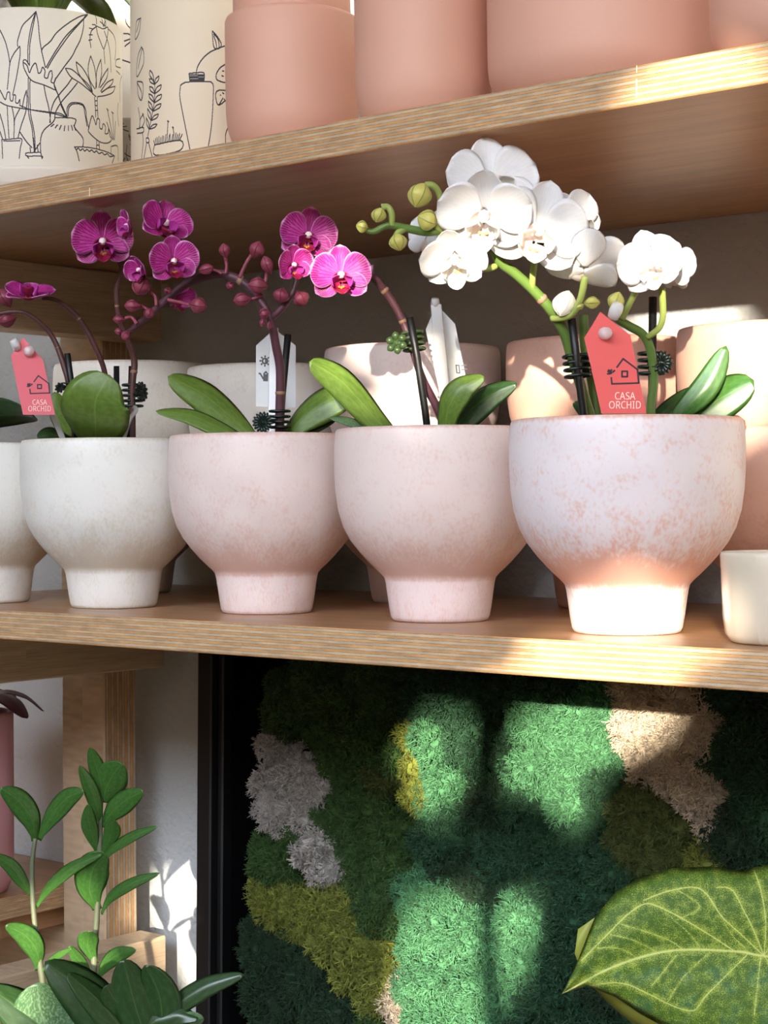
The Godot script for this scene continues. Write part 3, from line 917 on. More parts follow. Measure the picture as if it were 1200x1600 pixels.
	lathe_into(soil, PackedVector2Array([Vector2(0, -0.004), Vector2(0.0565, -0.004), Vector2(0.0568, 0.0), Vector2(0.03, 0.002), Vector2(0, 0.003)]), 32, pl.position)
	shaped("potting_soil", soil, M.bark, pl)
	for k in 7:
		var a := k * 0.95 + 0.3
		var d := Vector3(sin(a), 0, cos(a))
		var sh := Shape.new()
		var path := PackedVector3Array([pl.position + d * 0.006, pl.position + d * 0.03 + Vector3(0, 0.05, 0), pl.position + d * 0.062 + Vector3(0, 0.045, 0), pl.position + d * 0.085 + Vector3(0, 0.016, 0)])
		strap_into(sh, path, 0.016, 0.25, 0.0, 0.4)
		shaped("leaf", sh, M.orchid_leaf, pl)

# ------------------------------------------------------------------ leaves, flowers, buds
func strap_into(s: Shape, knots: PackedVector3Array, half: float, fold: float, twist: float, blunt: float, hint := Vector3.ZERO, thick := 0.0009, widest := 0.55) -> void:
	# a leaf blade along knots; fold lifts its edges, blunt 0 pointed .. 1 round
	var path := smooth_path(knots, 6)
	var n := path.size()
	var cols := 9
	var pts := PackedVector3Array()
	var uvs := PackedVector2Array()
	for i in n:
		var t := float(i) / (n - 1)
		var tan := (path[min(i + 1, n - 1)] - path[max(i - 1, 0)]).normalized()
		var h := hint if hint != Vector3.ZERO else tan.cross(Vector3.UP)
		var side := (h - tan * h.dot(tan)).normalized()
		side = side.rotated(tan, twist * t)
		var nrm := tan.cross(side)
		var e := log(0.5) / log(widest)
		var w := half * pow(max(sin(PI * pow(t, e)), 0.0), lerp(0.9, 0.55, blunt))
		w = max(w, half * 0.32 * (1.0 - smoothstep(0.0, 0.35, t)))
		for j in cols:
			var a := float(j) / (cols - 1) * 2.0 - 1.0
			pts.append(path[i] + side * (a * w) + nrm * (fold * w * abs(a) * (1.0 if abs(a) > 0.01 else 0.0)))
			uvs.append(Vector2(a * 0.5 + 0.5, t))
	sheet_into(s, pts, uvs, n, cols, thick)

func petal_mesh(length: float, half: float, peak: float, round: float, cup: float, bend: float, wave: float) -> ArrayMesh:
	# base at the origin, growing to +y, face to +z
	var rows := 13
	var cols := 11
	var pts := PackedVector3Array()
	var uvs := PackedVector2Array()
	var e := log(0.5) / log(peak)
	for i in rows:
		var t := float(i) / (rows - 1)
		var w := half * pow(max(sin(PI * pow(t, e)), 0.0), round)
		if t < 0.3:
			w = max(w * smoothstep(-0.25, 0.3, t), half * 0.14)
		for j in cols:
			var a := float(j) / (cols - 1) * 2.0 - 1.0
			var z := cup * half * (a * a * (w / half)) + bend * length * t * t + wave * half * sin(a * 5.0 + t * 7.0) * t * 0.5
			pts.append(Vector3(a * w, t * length, z))
			uvs.append(Vector2(a * 0.5 + 0.5, t))
	var s := Shape.new()
	sheet_into(s, pts, uvs, rows, cols, 0.0005)
	return s.mesh()

var bloom := {}

func make_blooms() -> void:
	# meshes for a flower one unit (0.02 m) in petal length; shared by all flowers
	var u := 0.02
	for kind in ["a", "b"]:
		var k := 1.0 if kind == "a" else -1.0
		bloom["petal_" + kind] = petal_mesh(u * 1.02, u * 0.60, 0.56, 0.52, 0.16, 0.10 * k, 0.06 * k)
		bloom["sepal_" + kind] = petal_mesh(u * 1.0, u * 0.40, 0.55, 0.62, 0.28, 0.12 * k, 0.03)
	bloom.lobe = petal_mesh(u * 0.50, u * 0.22, 0.6, 0.6, 0.9, 0.35, 0.0)
	bloom.lip = petal_mesh(u * 0.52, u * 0.24, 0.6, 0.55, 0.7, 0.3, 0.12)
	var s := Shape.new()
	blob_into(s, Vector3(0, u * 0.03, u * 0.26), Vector3(0, -0.35, 1), u * 0.42, u * 0.125, 0.25)
	bloom.column = s.mesh()
	s = Shape.new()
	blob_into(s, Vector3(0, -u * 0.40, u * 0.24), Vector3(0, 0.5, 1), u * 0.14, u * 0.05, 0.5, 8)
	blob_into(s, Vector3(u * 0.07, -u * 0.37, u * 0.22), Vector3(0.3, 0.5, 1), u * 0.13, u * 0.04, 0.5, 8)
	blob_into(s, Vector3(-u * 0.07, -u * 0.37, u * 0.22), Vector3(-0.3, 0.5, 1), u * 0.13, u * 0.04, 0.5, 8)
	bloom.callus = s.mesh()
	s = Shape.new()
	var pts := PackedVector3Array()
	var uvs := PackedVector2Array()
	for i in 8:
		var th := 1.32 * i / 7.0
		for j in 19:
			var a := TAU * j / 18.0
			pts.append(Vector3(sin(th) * cos(a) * u * 0.37, -u * 0.22 + sin(th) * sin(a) * u * 0.38, u * 0.34 - cos(th) * u * 0.34))
			uvs.append(Vector2(j / 18.0, i / 7.0))
	sheet_into(s, pts, uvs, 8, 19, 0.0005)
	bloom.throat = s.mesh()

func flower(parent: Node3D, where: Vector3, width: float, turn: Vector3, purple: bool, cupped := 0.12, drop_petal := -1) -> Node3D:
	# width: across both petals, in metres; turn: degrees (pitch, yaw, roll) away from facing the photographer
	var f := Node3D.new()
	f.name = "flower"
	parent.add_child(f, true)
	var b := eye_basis * Basis.from_euler(Vector3(deg_to_rad(turn.x), deg_to_rad(turn.y), deg_to_rad(turn.z)))
	var k := width / 0.0405
	f.transform = Transform3D(b.scaled_local(Vector3(k, k, k)), where - parent.position)
	var pm: Material = M.purple_petal if purple else M.white_petal
	var place := func(called: String, m: Mesh, mt: Material, roll: float, tip: float, off: Vector3) -> void:
		part(called, m, mt, f, Transform3D(Basis(Vector3(0, 0, 1), deg_to_rad(roll)) * Basis(Vector3(1, 0, 0), tip), off))
	place.call("sepal", bloom.sepal_a, pm, 0.0, cupped * 0.6, Vector3(0, 0.001, -0.0006))
	place.call("sepal", bloom.sepal_b, pm, 122.0, cupped * 1.2, Vector3(0, 0, -0.0008))
	place.call("sepal", bloom.sepal_a, pm, -122.0, cupped * 1.2, Vector3(0, 0, -0.0010))
	if drop_petal != 0:
		place.call("petal", bloom.petal_a, pm, 72.0, cupped, Vector3(-0.0008, 0.0005, 0.0006))
	if drop_petal != 1:
		place.call("petal", bloom.petal_b, pm, -72.0, cupped + 0.08, Vector3(0.0008, 0.0005, 0.0008))
	var lm: Material = M.purple_lobe if purple else M.white_lip
	place.call("lip_lobe", bloom.lobe, lm, 62.0, 0.95, Vector3(-0.0040, -0.0040, 0.0020))
	place.call("lip_lobe", bloom.lobe, lm, -62.0, 0.95, Vector3(0.0040, -0.0040, 0.0020))
	place.call("lip", bloom.lip, M.purple_lip if purple else M.white_lip, 180.0, 0.85, Vector3(0, -0.0085, 0.0040))
	part("throat", bloom.throat, M.purple_lip if purple else M.throat, f)
	part("callus", bloom.callus, M.callus if purple else M.callus_pale, f)
	part("column", bloom.column, M.column, f)
	return f

func stem(parent: Node3D, called: String, pts: Array, radii: Array, m: Material, scars := [], seg := 9) -> MeshInstance3D:
	# pts: [u, v, depth]; radii in pixels at those places
	var k := PackedVector3Array()
	var r := []
	for q in pts:
		k.append(at(q[0], q[1], q[2]))
	for i in radii.size():
		r.append(radii[i] * 1.2 / FOCAL)
	var s := Shape.new()
	var path := smooth_path(k, 6)
	tube_into(s, path, r, seg)
	var o := shaped(called, s, m, parent)
	for f in scars:
		var i: int = int(f * (path.size() - 2))
		var d := (path[i + 1] - path[i]).normalized()
		var c := Shape.new()
		var q: float = f * (r.size() - 1)
		var rr: float = r[int(round(q))] * 1.02
		tube_into(c, PackedVector3Array([path[i] - d * rr * 0.4, path[i], path[i] + d * rr * 0.7]), [rr, rr * 1.12, rr * 0.9], seg)
		shaped("node_scale", c, M.node_scar, parent)
	return o

func bud(parent: Node3D, u: float, v: float, depth: float, len_px: float, w_px: float, angle: float, m: Material, seam: Material, point := 0.4) -> void:
	# angle: direction of the tip in the picture, degrees anticlockwise from right
	var c := at(u, v, depth)
	var a := deg_to_rad(angle)
	var axis := eye_basis * Vector3(cos(a), sin(a), 0.25)
	var k := depth / FOCAL
	var b := Node3D.new()
	b.name = "bud"
	parent.add_child(b, true)
	b.position = c - parent.position
	var s := Shape.new()
	blob_into(s, Vector3.ZERO, axis, len_px * k, w_px * 0.5 * k, point, 14)
	part("sepals", s.mesh(), m, b)
	if seam:
		var q := Shape.new()
		var turn := Basis(Quaternion(Vector3.UP, axis.normalized()))
		for j in 6:
			var path := PackedVector3Array()
			for i in 9:
				var t := 0.08 + 0.88 * i / 8.0
				var rr := w_px * 0.5 * k * pow(sin(PI * pow(t, lerp(1.6, 0.6, point))), 0.8)
				var ang := TAU * j / 6.0 + 0.6
				path.append(turn * Vector3(sin(ang) * rr, (t - 0.5) * len_px * k, cos(ang) * rr))
			tube_into(q, path, [0.00015, 0.00045, 0.00015], 5)
		part("seam", q.mesh(), seam, b)

func blade(parent: Node3D, pts: Array, half_px: float, fold: float, twist: float, blunt: float, lean: float, m: Material, widest := 0.55, called := "leaf") -> void:
	# pts: [u, v, depth] from base to tip; lean tips the blade's face up (+) or down from facing the photographer, degrees
	var k := PackedVector3Array()
	for q in pts:
		k.append(at(q[0], q[1], q[2]))
	var d := (k[k.size() - 1] - k[0]).normalized()
	var away := eye_basis * Vector3(0, 0, 1)
	var hint := d.cross(away).normalized().rotated(d, deg_to_rad(lean))
	var s := Shape.new()
	strap_into(s, k, half_px * pts[0][2] / FOCAL, fold, twist, blunt, hint, 0.0009, widest)
	shaped(called, s, m, parent)

func orchid(label: String, pot: Vector3, group: String) -> Node3D:
	var t := thing("orchid", label, "orchid", pot + Vector3(0, 0.108, 0), group)
	var s := Shape.new()
	lathe_into(s, PackedVector2Array([Vector2(0, -0.006), Vector2(0.0635, -0.006), Vector2(0.0640, -0.001), Vector2(0.050, 0.001), Vector2(0.02, 0.0005), Vector2(0, 0.001)]), 40, t.position)
	shaped("potting_bark", s, M.bark, t)
	return t

func stake(label: String, pts: Array, r_px: float) -> void:
	var k := PackedVector3Array()
	for q in pts:
		k.append(at(q[0], q[1], q[2]))
	var s := Shape.new()
	tube_into(s, k, [r_px * pts[0][2] / FOCAL], 12)
	var base := k[k.size() - 1]
	var o := part("plant_stake", s.mesh(true, base), M.stake, self)
	o.position = base
	tag(o, label, "plant stake", "black stakes in the orchid pots")

func clip(label: String, where: Vector3, axis: Vector3, ring_px: float, flower_at: Vector3, petals: int, fr: float, m: Material, face := Vector3(0, 0, 1), rings := 4) -> void:
	# a plastic orchid clip: rings of claws round stem and stake, and a flower-shaped grip
	var t := thing("orchid_clip", label, "plant clip", where, "flower-shaped orchid clips")
	var up := axis.normalized()
	var side := (eye_basis * Vector3(1, 0, 0))
	side = (side - up * side.dot(up)).normalized()
	var fwd := side.cross(up)
	var r := ring_px * 1.2 / FOCAL
	for k in rings:
		var c := where + up * (k - (rings - 1) * 0.5) * r * 0.62
		var path := PackedVector3Array()
		for i in 17:
			var a := TAU * i / 16.0 * 0.94 + 0.3
			path.append(c + side * cos(a) * r * 1.15 + fwd * sin(a) * r * 0.85)
		var s := Shape.new()
		tube_into(s, path, [r * 0.16], 7)
		shaped("claw", s, m, t)
	var n := (eye_basis * face).normalized()
	var turn := Basis(Quaternion(Vector3.UP, n))
	var g := Shape.new()
	for k in petals:
		var a := TAU * k / petals
		var d := turn * Vector3(cos(a), 0.12, sin(a))
		blob_into(g, flower_at + d * fr * 0.62, d, fr * 0.85, fr * (1.75 / petals + 0.06), 0.45, 8)
	lathe_into(g, PackedVector2Array([Vector2(0, -fr * 0.12), Vector2(fr * 0.6, -fr * 0.1), Vector2(fr * 0.6, fr * 0.06), Vector2(0, fr * 0.08)]), 16, flower_at, turn)
	shaped("flower_grip", g, m, t)
	var h := Shape.new()
	blob_into(h, flower_at + n * fr * 0.1, n, fr * 0.4, fr * 0.24, 0.5, 10)
	shaped("flower_boss", h, m, t)
	var j := Shape.new()
	tube_into(j, PackedVector3Array([flower_at - n * fr * 0.05, (flower_at + where) * 0.5 - n * fr * 0.2, where - n * r * 0.5]), [fr * 0.22, fr * 0.2], 8)
	shaped("hinge", j, m, t)

func card_tag(label: String, corners: Array, depth: float, colour: Material, text: bool, icon: Callable, stick: Array, peg: Array, flip := 1.0) -> void:
	# a house-shaped card on a clear plastic stick; corners in pixels: apex, right shoulder, foot right, foot left, left shoulder
	var P := PackedVector3Array()
	for c in corners:
		P.append(at(c[0], c[1], depth + (c[2] if c.size() > 2 else 0.0)))
	var base := (P[2] + P[3]) * 0.5
	var t := thing("plant_tag", label, "plant tag", base)
	var n := (P[1] - P[3]).cross(P[4] - P[2]).normalized()
	if n.dot(EYE - base) < 0: n = -n
	var s := Shape.new()
	for k in range(1, 4):
		s.tri(P[0], P[k], P[k + 1])
		s.tri(P[0] - n * 0.0006, P[k + 1] - n * 0.0006, P[k] - n * 0.0006)
	for k in 5:
		var a := P[k]
		var b := P[(k + 1) % 5]
		s.tri(a, a - n * 0.0006, b - n * 0.0006)
		s.tri(a, b - n * 0.0006, b)
	shaped("card", s, colour, t, false)
	# frame of the card: x along the foot, y to the apex
	var right := (P[2] - P[3]).normalized()
	var mid := (P[1] + P[4]) * 0.5
	var up := (mid - base)
	up = (up - right * up.dot(right)).normalized()
	var w := P[2].distance_to(P[3])
	var frame := Transform3D(Basis(right, up, n), base + n * 0.00012)
	var ink := Shape.new()
	for q in icon.call():
		for i in q.size() - 1:
			var a := Vector3(q[i][0] * w, q[i][1] * w, 0)
			var b := Vector3(q[i + 1][0] * w, q[i + 1][1] * w, 0)
			var d := (b - a).normalized()
			box_into(ink, frame * ((a + b) * 0.5), Vector3(a.distance_to(b) + w * 0.022, w * 0.038, 0.0002), 0.00003, frame.basis * Basis(Vector3(0, 0, 1), atan2(d.y, d.x)))
	if ink.p.size():
		shaped("printed_icon", ink, M.ink if text else M.ink_pale, t, false)
	if text:
		for line in [["CASA", 0.385], ["ORCHID", 0.185]]:
			var m := TextMesh.new()
			var fnt := SystemFont.new()
			fnt.font_names = PackedStringArray(["Droid Sans"])
			m.font = fnt
			m.text = line[0]
			m.font_size = 32
			m.pixel_size = w * 0.0068
			m.depth = 0.0002
			m.curve_step = 2.0
			part("lettering", m, M.lettering, t, Transform3D(frame.basis * Basis.from_scale(Vector3(0.92, 1, 1)), frame * Vector3(w * 0.02, line[1] * w, 0.0001) - base))
	if stick.size():
		var a := at(stick[0][0], stick[0][1], stick[0][2])
		var b := at(stick[1][0], stick[1][1], stick[1][2])
		var d := (b - a).normalized()
		var sd := d.cross(n).normalized()
		var st := Shape.new()
		box_into(st, (a + b) * 0.5, Vector3(stick[2] * depth / FOCAL, a.distance_to(b), 0.0012), 0.0003, Basis(sd, d, sd.cross(d)))
		box_into(st, (a + b) * 0.5 - n * 0.0008, Vector3(0.001, a.distance_to(b), 0.0016), 0.0003, Basis(sd, d, sd.cross(d)))
		shaped("clear_stick", st, M.plastic, t, false)
	for q in peg:
		var c := at(q[0], q[1], depth - 0.002)
		var g := Shape.new()
		var dir := eye_basis * Vector3(q[3], q[4], 0.5)
		tube_into(g, PackedVector3Array([c - dir.normalized() * q[2] * 0.55 * depth / FOCAL, c, c + dir.normalized() * q[2] * 0.55 * depth / FOCAL]), [q[2] * 0.4 * depth / FOCAL, q[2] * 0.5 * depth / FOCAL, q[2] * 0.42 * depth / FOCAL], 10)
		shaped("clear_peg", g, M.plastic, t)

func house_icon() -> Array:
	# in widths of the card: roof, wall, window, two leaves
	return [[[-0.16, 1.03], [-0.02, 1.22], [0.30, 0.98], [0.33, 0.68], [-0.27, 0.66], [-0.285, 0.80]], [[-0.045, 0.94], [0.075, 0.94], [0.075, 0.82], [-0.045, 0.82], [-0.045, 0.94]],
		[[-0.33, 0.88], [-0.28, 0.90], [-0.30, 0.96], [-0.27, 0.97]], [[-0.36, 0.93], [-0.34, 0.97], [-0.31, 0.91]], [[-0.37, 0.88], [-0.33, 0.90]], [[-0.25, 0.92], [-0.21, 0.96]]]

func care_icon() -> Array:
	var out := []
	var c := Vector2(-0.31, 1.15)
	var ring := []
	for i in 13:
		ring.append([c.x + cos(TAU * i / 12) * 0.065, c.y + sin(TAU * i / 12) * 0.065])
	out.append(ring)
	for i in 8:
		var a := TAU * i / 8
		out.append([[c.x + cos(a) * 0.1, c.y + sin(a) * 0.1], [c.x + cos(a) * 0.13, c.y + sin(a) * 0.13]])
	out.append([[c.x + 0.02, c.y + 0.05], [c.x + 0.02, c.y - 0.05]])
	for k in 5:
		out.append([[-0.33, 0.66 + k * 0.035], [-0.23, 0.66 + k * 0.035]])
	out.append([[-0.34, 0.70], [-0.42, 0.83], [-0.45, 0.83]])
	out.append([[-0.33, 0.82], [-0.28, 0.88], [-0.23, 0.82]])
	return out

func small_print() -> Array:
	return [[[-0.3, 1.55], [-0.22, 1.50], [-0.24, 1.38]], [[0.1, 1.62], [0.1, 1.35], [0.2, 1.33], [0.2, 1.60], [0.1, 1.62]], [[0.28, 1.58], [0.46, 1.58]], [[0.28, 1.44], [0.46, 1.44]],
		[[0.2, 1.1], [0.3, 1.22], [0.4, 1.1], [0.3, 0.96], [0.2, 1.1]], [[0.42, 1.12], [0.47, 1.05]], [[0.1, 0.62], [0.2, 0.60], [0.26, 0.5]]]

# ------------------------------------------------------------------ the five orchids
func build_orchids() -> void:
	make_blooms()
	var g := "orchids in the front row of pots"
	var y := SHELF_TOP
	var px := func(w: float, depth: float) -> float: return w * depth / FOCAL
	# --- far left: only a dark leaf shows
	var o0 := orchid("orchid with one dark drooping leaf, in the outermost cream pot", Vector3(-1.1755, y, -0.9075), g)
	blade(o0, [[-70, 705, 1.42], [-40, 662, 1.40], [10, 648, 1.38], [56, 652, 1.36]], 32, 0.25, 0.0, 0.6, 40, M.dark_leaf, 0.6)
	blade(o0, [[-70, 705, 1.42], [-110, 660, 1.40], [-160, 650, 1.38], [-200, 670, 1.37]], 26, 0.2, 0.0, 0.6, 30, M.dark_leaf)
	# --- cream pot
	var o1 := orchid("purple orchid with three arching stems in the cream pot with the pink tag", Vector3(-1.0358, y, -0.9174), g)
	blade(o1, [[150, 700, 1.33], [149, 664, 1.30], [150, 624, 1.285], [172, 586, 1.285]], 53, 0.08, 0.0, 1.0, 8, M.orchid_leaf, 0.5)
	blade(o1, [[150, 705, 1.36], [118, 680, 1.37], [96, 645, 1.385], [85, 612, 1.39]], 20, 0.2, 0.0, 0.7, 25, M.orchid_leaf)
	blade(o1, [[150, 705, 1.36], [110, 690, 1.34], [80, 678, 1.33], [58, 684, 1.325]], 15, 0.2, 0.0, 0.7, 35, M.dark_leaf)
	stem(o1, "flower_stem", [[118, 700, 1.36], [108, 606, 1.35], [100, 572, 1.35], [84, 530, 1.35], [62, 504, 1.345], [36, 488, 1.34], [4, 489, 1.34], [-30, 500, 1.34]], [4.5, 5.5, 4.5, 4.0, 3.2], M.stem_dark, [0.4])
	stem(o1, "flower_stem", [[176, 700, 1.37], [166, 594, 1.37], [150, 545, 1.365], [127, 503, 1.36], [105, 480, 1.355], [84, 468, 1.35], [66, 466, 1.345]], [4.5, 5.0, 4.5, 3.2], M.stem_dark, [0.55])
	stem(o1, "flower_stem", [[208, 705, 1.36], [207, 606, 1.355], [210, 565, 1.355], [201, 534, 1.35], [187, 500, 1.345], [182, 455, 1.34], [190, 418, 1.335], [176, 392, 1.33]], [5.0, 6.0, 5.0, 4.6, 4.2], M.stem_dark, [0.22, 0.68])
	flower(o1, at(160, 378, 1.315), px.call(97, 1.31), Vector3(8, 10, 4), true)
	flower(o1, at(46, 466, 1.33), px.call(82, 1.33), Vector3(-62, 12, -8), true, 0.3)
	bud(o1, 8, 466, 1.36, 34, 24, 120, M.bud_purple, M.bud_seam)
	bud(o1, 12, 500, 1.36, 30, 22, 200, M.bud_purple, M.bud_seam)
	# --- blush pot
	var o2 := orchid("purple orchid whose stem branches both ways, in the blush pot", Vector3(-0.8904, y, -0.9333), g)
	blade(o2, [[410, 700, 1.28], [372, 662, 1.28], [318, 616, 1.275], [262, 588, 1.27]], 28, 0.28, 0.0, 0.7, 30, M.orchid_leaf, 0.6)
	blade(o2, [[405, 702, 1.262], [350, 672, 1.262], [296, 648, 1.262], [243, 642, 1.262]], 18, 0.25, 0.0, 0.6, 40, M.orchid_leaf, 0.5)
	blade(o2, [[430, 702, 1.26], [470, 655, 1.255], [515, 624, 1.25], [560, 612, 1.25]], 31, 0.28, 0.0, 0.7, -30, M.orchid_leaf, 0.6)
	blade(o2, [[430, 704, 1.26], [466, 676, 1.26], [500, 656, 1.26], [530, 648, 1.26]], 18, 0.25, 0.0, 0.6, -38, M.dark_leaf, 0.6)
	stem(o2, "flower_stem", [[437, 705, 1.255], [437, 650, 1.25], [438, 580, 1.245], [431, 540, 1.24], [424, 504, 1.235], [412, 478, 1.235], [396, 456, 1.235], [372, 436, 1.235], [344, 428, 1.238], [318, 433, 1.24], [290, 444, 1.245], [262, 466, 1.25], [236, 490, 1.255], [214, 508, 1.26], [198, 520, 1.262]], [7.5, 7.5, 7.0, 6.5, 6.5, 7.5, 7.5, 6.5, 5.5, 4.0], M.stem_violet, [0.12, 0.50])
	stem(o2, "flower_stem", [[424, 497, 1.235], [438, 484, 1.232], [452, 466, 1.23], [462, 446, 1.23], [470, 400, 1.23]], [5.5, 5.5, 4.5, 4.0], M.stem_violet)
	flower(o2, at(270, 410, 1.225), px.call(84, 1.22), Vector3(2, 16, 6), true, 0.3)
	flower(o2, at(255, 356, 1.238), px.call(92, 1.23), Vector3(-26, 30, -14), true, 0.35)
	flower(o2, at(205, 352, 1.255), px.call(58, 1.25), Vector3(10, -62, 20), true, 0.4)
	flower(o2, at(221, 420, 1.24), px.call(56, 1.23), Vector3(20, -30, 10), true, 0.75)
	flower(o2, at(278, 462, 1.255), px.call(56, 1.25), Vector3(25, 150, 0), true, 0.5)
	flower(o2, at(481, 370, 1.215), px.call(92, 1.21), Vector3(0, 6, -8), true, 0.16)
	flower(o2, at(456, 414, 1.205), px.call(68, 1.20), Vector3(8, 26, 8), true, 0.45)
	for b in [[208, 478, 28, 19, 180], [186, 499, 20, 13, 180], [233, 489, 18, 17, 250], [309, 477, 30, 26, 350], [321, 421, 28, 17, 10], [351, 392, 24, 18, 100], [401, 391, 30, 25, 70], [379, 468, 30, 22, 190], [404, 446, 33, 26, 175], [440, 461, 26, 27, 260], [470, 466, 26, 26, 300], [418, 415, 32, 20, 110], [413, 490, 18, 17, 200], [360, 446, 14, 12, 230], [197, 524, 18, 14, 230], [186, 518, 14, 10, 170], [421, 508, 14, 8, 270], [410, 503, 16, 8, 250], [221, 446, 34, 30, 250], [262, 455, 14, 12, 60]]:
		bud(o2, b[0], b[1], 1.225 + (1.2 if b[0] > 600 else 0.0) + clampf((330.0 - b[0]) * 0.00018, 0.0, 0.03), b[2], b[3], b[4], M.bud_purple, M.bud_seam)
	for p in [[[352, 402], [354, 416], [352, 428]], [[393, 398], [384, 412], [374, 434]], [[392, 468], [410, 462], [400, 460]], [[296, 476], [280, 472], [262, 468]], [[220, 478], [228, 482], [236, 486]], [[196, 497], [206, 496], [214, 506]], [[228, 452], [242, 462], [244, 478]], [[416, 427], [414, 440], [402, 458]], [[330, 421], [340, 424], [346, 428]]]:
		var l := []
		for q in p:
			l.append([q[0], q[1], 1.232 + clampf((330.0 - q[0]) * 0.00018, 0.0, 0.03)])
		stem(o2, "pedicel", l, [3.0, 2.6, 3.0], M.bud_purple)
	# --- rose pot
	var o3 := orchid("purple orchid with one stem through the green flower clip, in the rose pot", Vector3(-0.7351, y, -0.9365), g)
	blade(o3, [[640, 705, 1.185], [588, 655, 1.18], [534, 596, 1.17], [483, 565, 1.16]], 27, 0.25, 0.0, 0.7, 25, M.orchid_leaf, 0.6)
	blade(o3, [[690, 705, 1.17], [700, 640, 1.155], [722, 606, 1.15], [757, 588, 1.15]], 23, 0.25, 0.0, 0.6, -20, M.orchid_leaf, 0.5)
	blade(o3, [[690, 705, 1.175], [722, 656, 1.17], [762, 620, 1.165], [808, 599, 1.16]], 24, 0.3, 0.3, 0.5, -34, M.dark_leaf, 0.5)
	blade(o3, [[640, 700, 1.20], [580, 672, 1.20], [545, 658, 1.205], [515, 652, 1.21]], 9, 0.2, 0.0, 0.6, 30, M.mottled_leaf)
	stem(o3, "flower_stem", [[708, 705, 1.18], [684, 640, 1.18], [660, 592, 1.175], [645, 545, 1.17], [632, 508, 1.17], [616, 476, 1.168], [598, 450, 1.165], [580, 432, 1.16], [556, 432, 1.155]], [6.0, 6.5, 6.0, 6.0, 6.5, 5.5], M.stem_violet, [0.55, 0.75])
	stem(o3, "stem_tip", [[586, 440, 1.163], [582, 428, 1.162], [582, 414, 1.162]], [5.0, 3.5, 2.0], M.stem_violet)
	flower(o3, at(532, 432, 1.14), px.call(96, 1.14), Vector3(0, 6, 2), true, 0.08)
	# --- peach-flecked pot, white flowers
	var o4 := orchid("white orchid with yellow green buds in the peach-flecked pot with the red tag", Vector3(-0.5755, y, -0.9133), g)
	blade(o4, [[1010, 705, 1.06], [1062, 648, 1.05], [1106, 600, 1.045], [1135, 540, 1.045]], 21, 0.2, 0.0, 0.5, -10, M.zz_leaf, 0.62)
	blade(o4, [[1000, 712, 1.065], [1060, 668, 1.06], [1120, 626, 1.055], [1178, 594, 1.05]], 34, 0.18, 0.0, 0.8, -20, M.zz_leaf, 0.66)
	blade(o4, [[985, 705, 1.08], [1030, 650, 1.085], [1065, 622, 1.09], [1092, 604, 1.09]], 14, 0.2, 0.0, 0.5, -20, M.dark_leaf)
	blade(o4, [[950, 705, 1.08], [925, 660, 1.075], [912, 640, 1.075], [895, 630, 1.075]], 12, 0.25, 0.0, 0.6, -10, M.dark_leaf)
	stem(o4, "dry_stem", [[935, 705, 1.08], [930, 620, 1.08], [915, 540, 1.08], [912, 492, 1.078]], [9, 8.5, 8, 6], M.stem_green)
	stem(o4, "flower_stem", [[940, 705, 1.075], [916, 630, 1.072], [893, 556, 1.068], [880, 516, 1.064], [862, 486, 1.06], [838, 458, 1.056], [806, 428, 1.05], [782, 410, 1.046], [770, 388, 1.042], [748, 370, 1.04], [716, 358, 1.038], [692, 360, 1.036], [664, 362, 1.034], [632, 356, 1.032], [606, 352, 1.03], [584, 362, 1.03], [568, 358, 1.03]], [7.5, 7.5, 7.5, 7.0, 6.5, 6.5, 6.0, 5.0, 3.6], M.stem_green, [0.3])
	stem(o4, "flower_stem", [[1020, 705, 1.08], [1017, 640, 1.078], [1022, 590, 1.076], [1016, 545, 1.072], [1004, 522, 1.07], [984, 510, 1.068], [966, 498, 1.066], [958, 480, 1.064], [962, 466, 1.062]], [6.5, 6.5, 6.5, 6.0, 5.0], M.stem_green)
	for p in [[[1012, 527, 1.068], [1030, 512, 1.062], [1036, 490, 1.056], [1034, 450, 1.05]], [[862, 498, 1.058], [890, 494, 1.05], [906, 470, 1.044], [914, 432, 1.04]], [[972, 498, 1.064], [986, 470, 1.058], [1002, 440, 1.052]], [[832, 452, 1.055], [832, 436, 1.05], [836, 400, 1.045]], [[774, 416, 1.046], [760, 420, 1.042], [730, 414, 1.04]], [[692, 358, 1.036], [690, 330, 1.034], [686, 302, 1.032], [676, 290, 1.03], [664, 290, 1.03]], [[612, 352, 1.03], [612, 334, 1.028], [606, 324, 1.028], [596, 324, 1.028]], [[632, 358, 1.032], [622, 364, 1.03], [618, 372, 1.03]], [[692, 362, 1.036], [684, 356, 1.033], [676, 350, 1.032]], [[745, 368, 1.04], [765, 330, 1.045], [775, 300, 1.05]]]:
		stem(o4, "pedicel", p, [4.5, 4.5, 5.0], M.pedicel_green)
	flower(o4, at(768, 290, 1.052), px.call(150, 1.05), Vector3(-12, 10, 8), false, 0.1)
	flower(o4, at(757, 332, 1.028), px.call(150, 1.03), Vector3(30, -8, -4), false, 0.2)
	flower(o4, at(838, 362, 1.035), px.call(158, 1.035), Vector3(6, 4, -14), false, 0.12)
	flower(o4, at(712, 398, 1.03), px.call(120, 1.03), Vector3(40, -10, 6), false, 0.45)
	flower(o4, at(668, 368, 1.05), px.call(92, 1.05), Vector3(10, 150, 20), false, 0.2)
	flower(o4, at(912, 420, 1.04), px.call(140, 1.04), Vector3(-50, 175, 10), false, 0.25)
	flower(o4, at(890, 350, 1.06), px.call(110, 1.06), Vector3(5, 30, 40), false, 0.1)
	flower(o4, at(1022, 412, 1.042), px.call(116, 1.04), Vector3(14, -22, 14), false, 0.42)
	flower(o4, at(1046, 420, 1.056), px.call(90, 1.05), Vector3(0, 120, 0), false, 0.3)
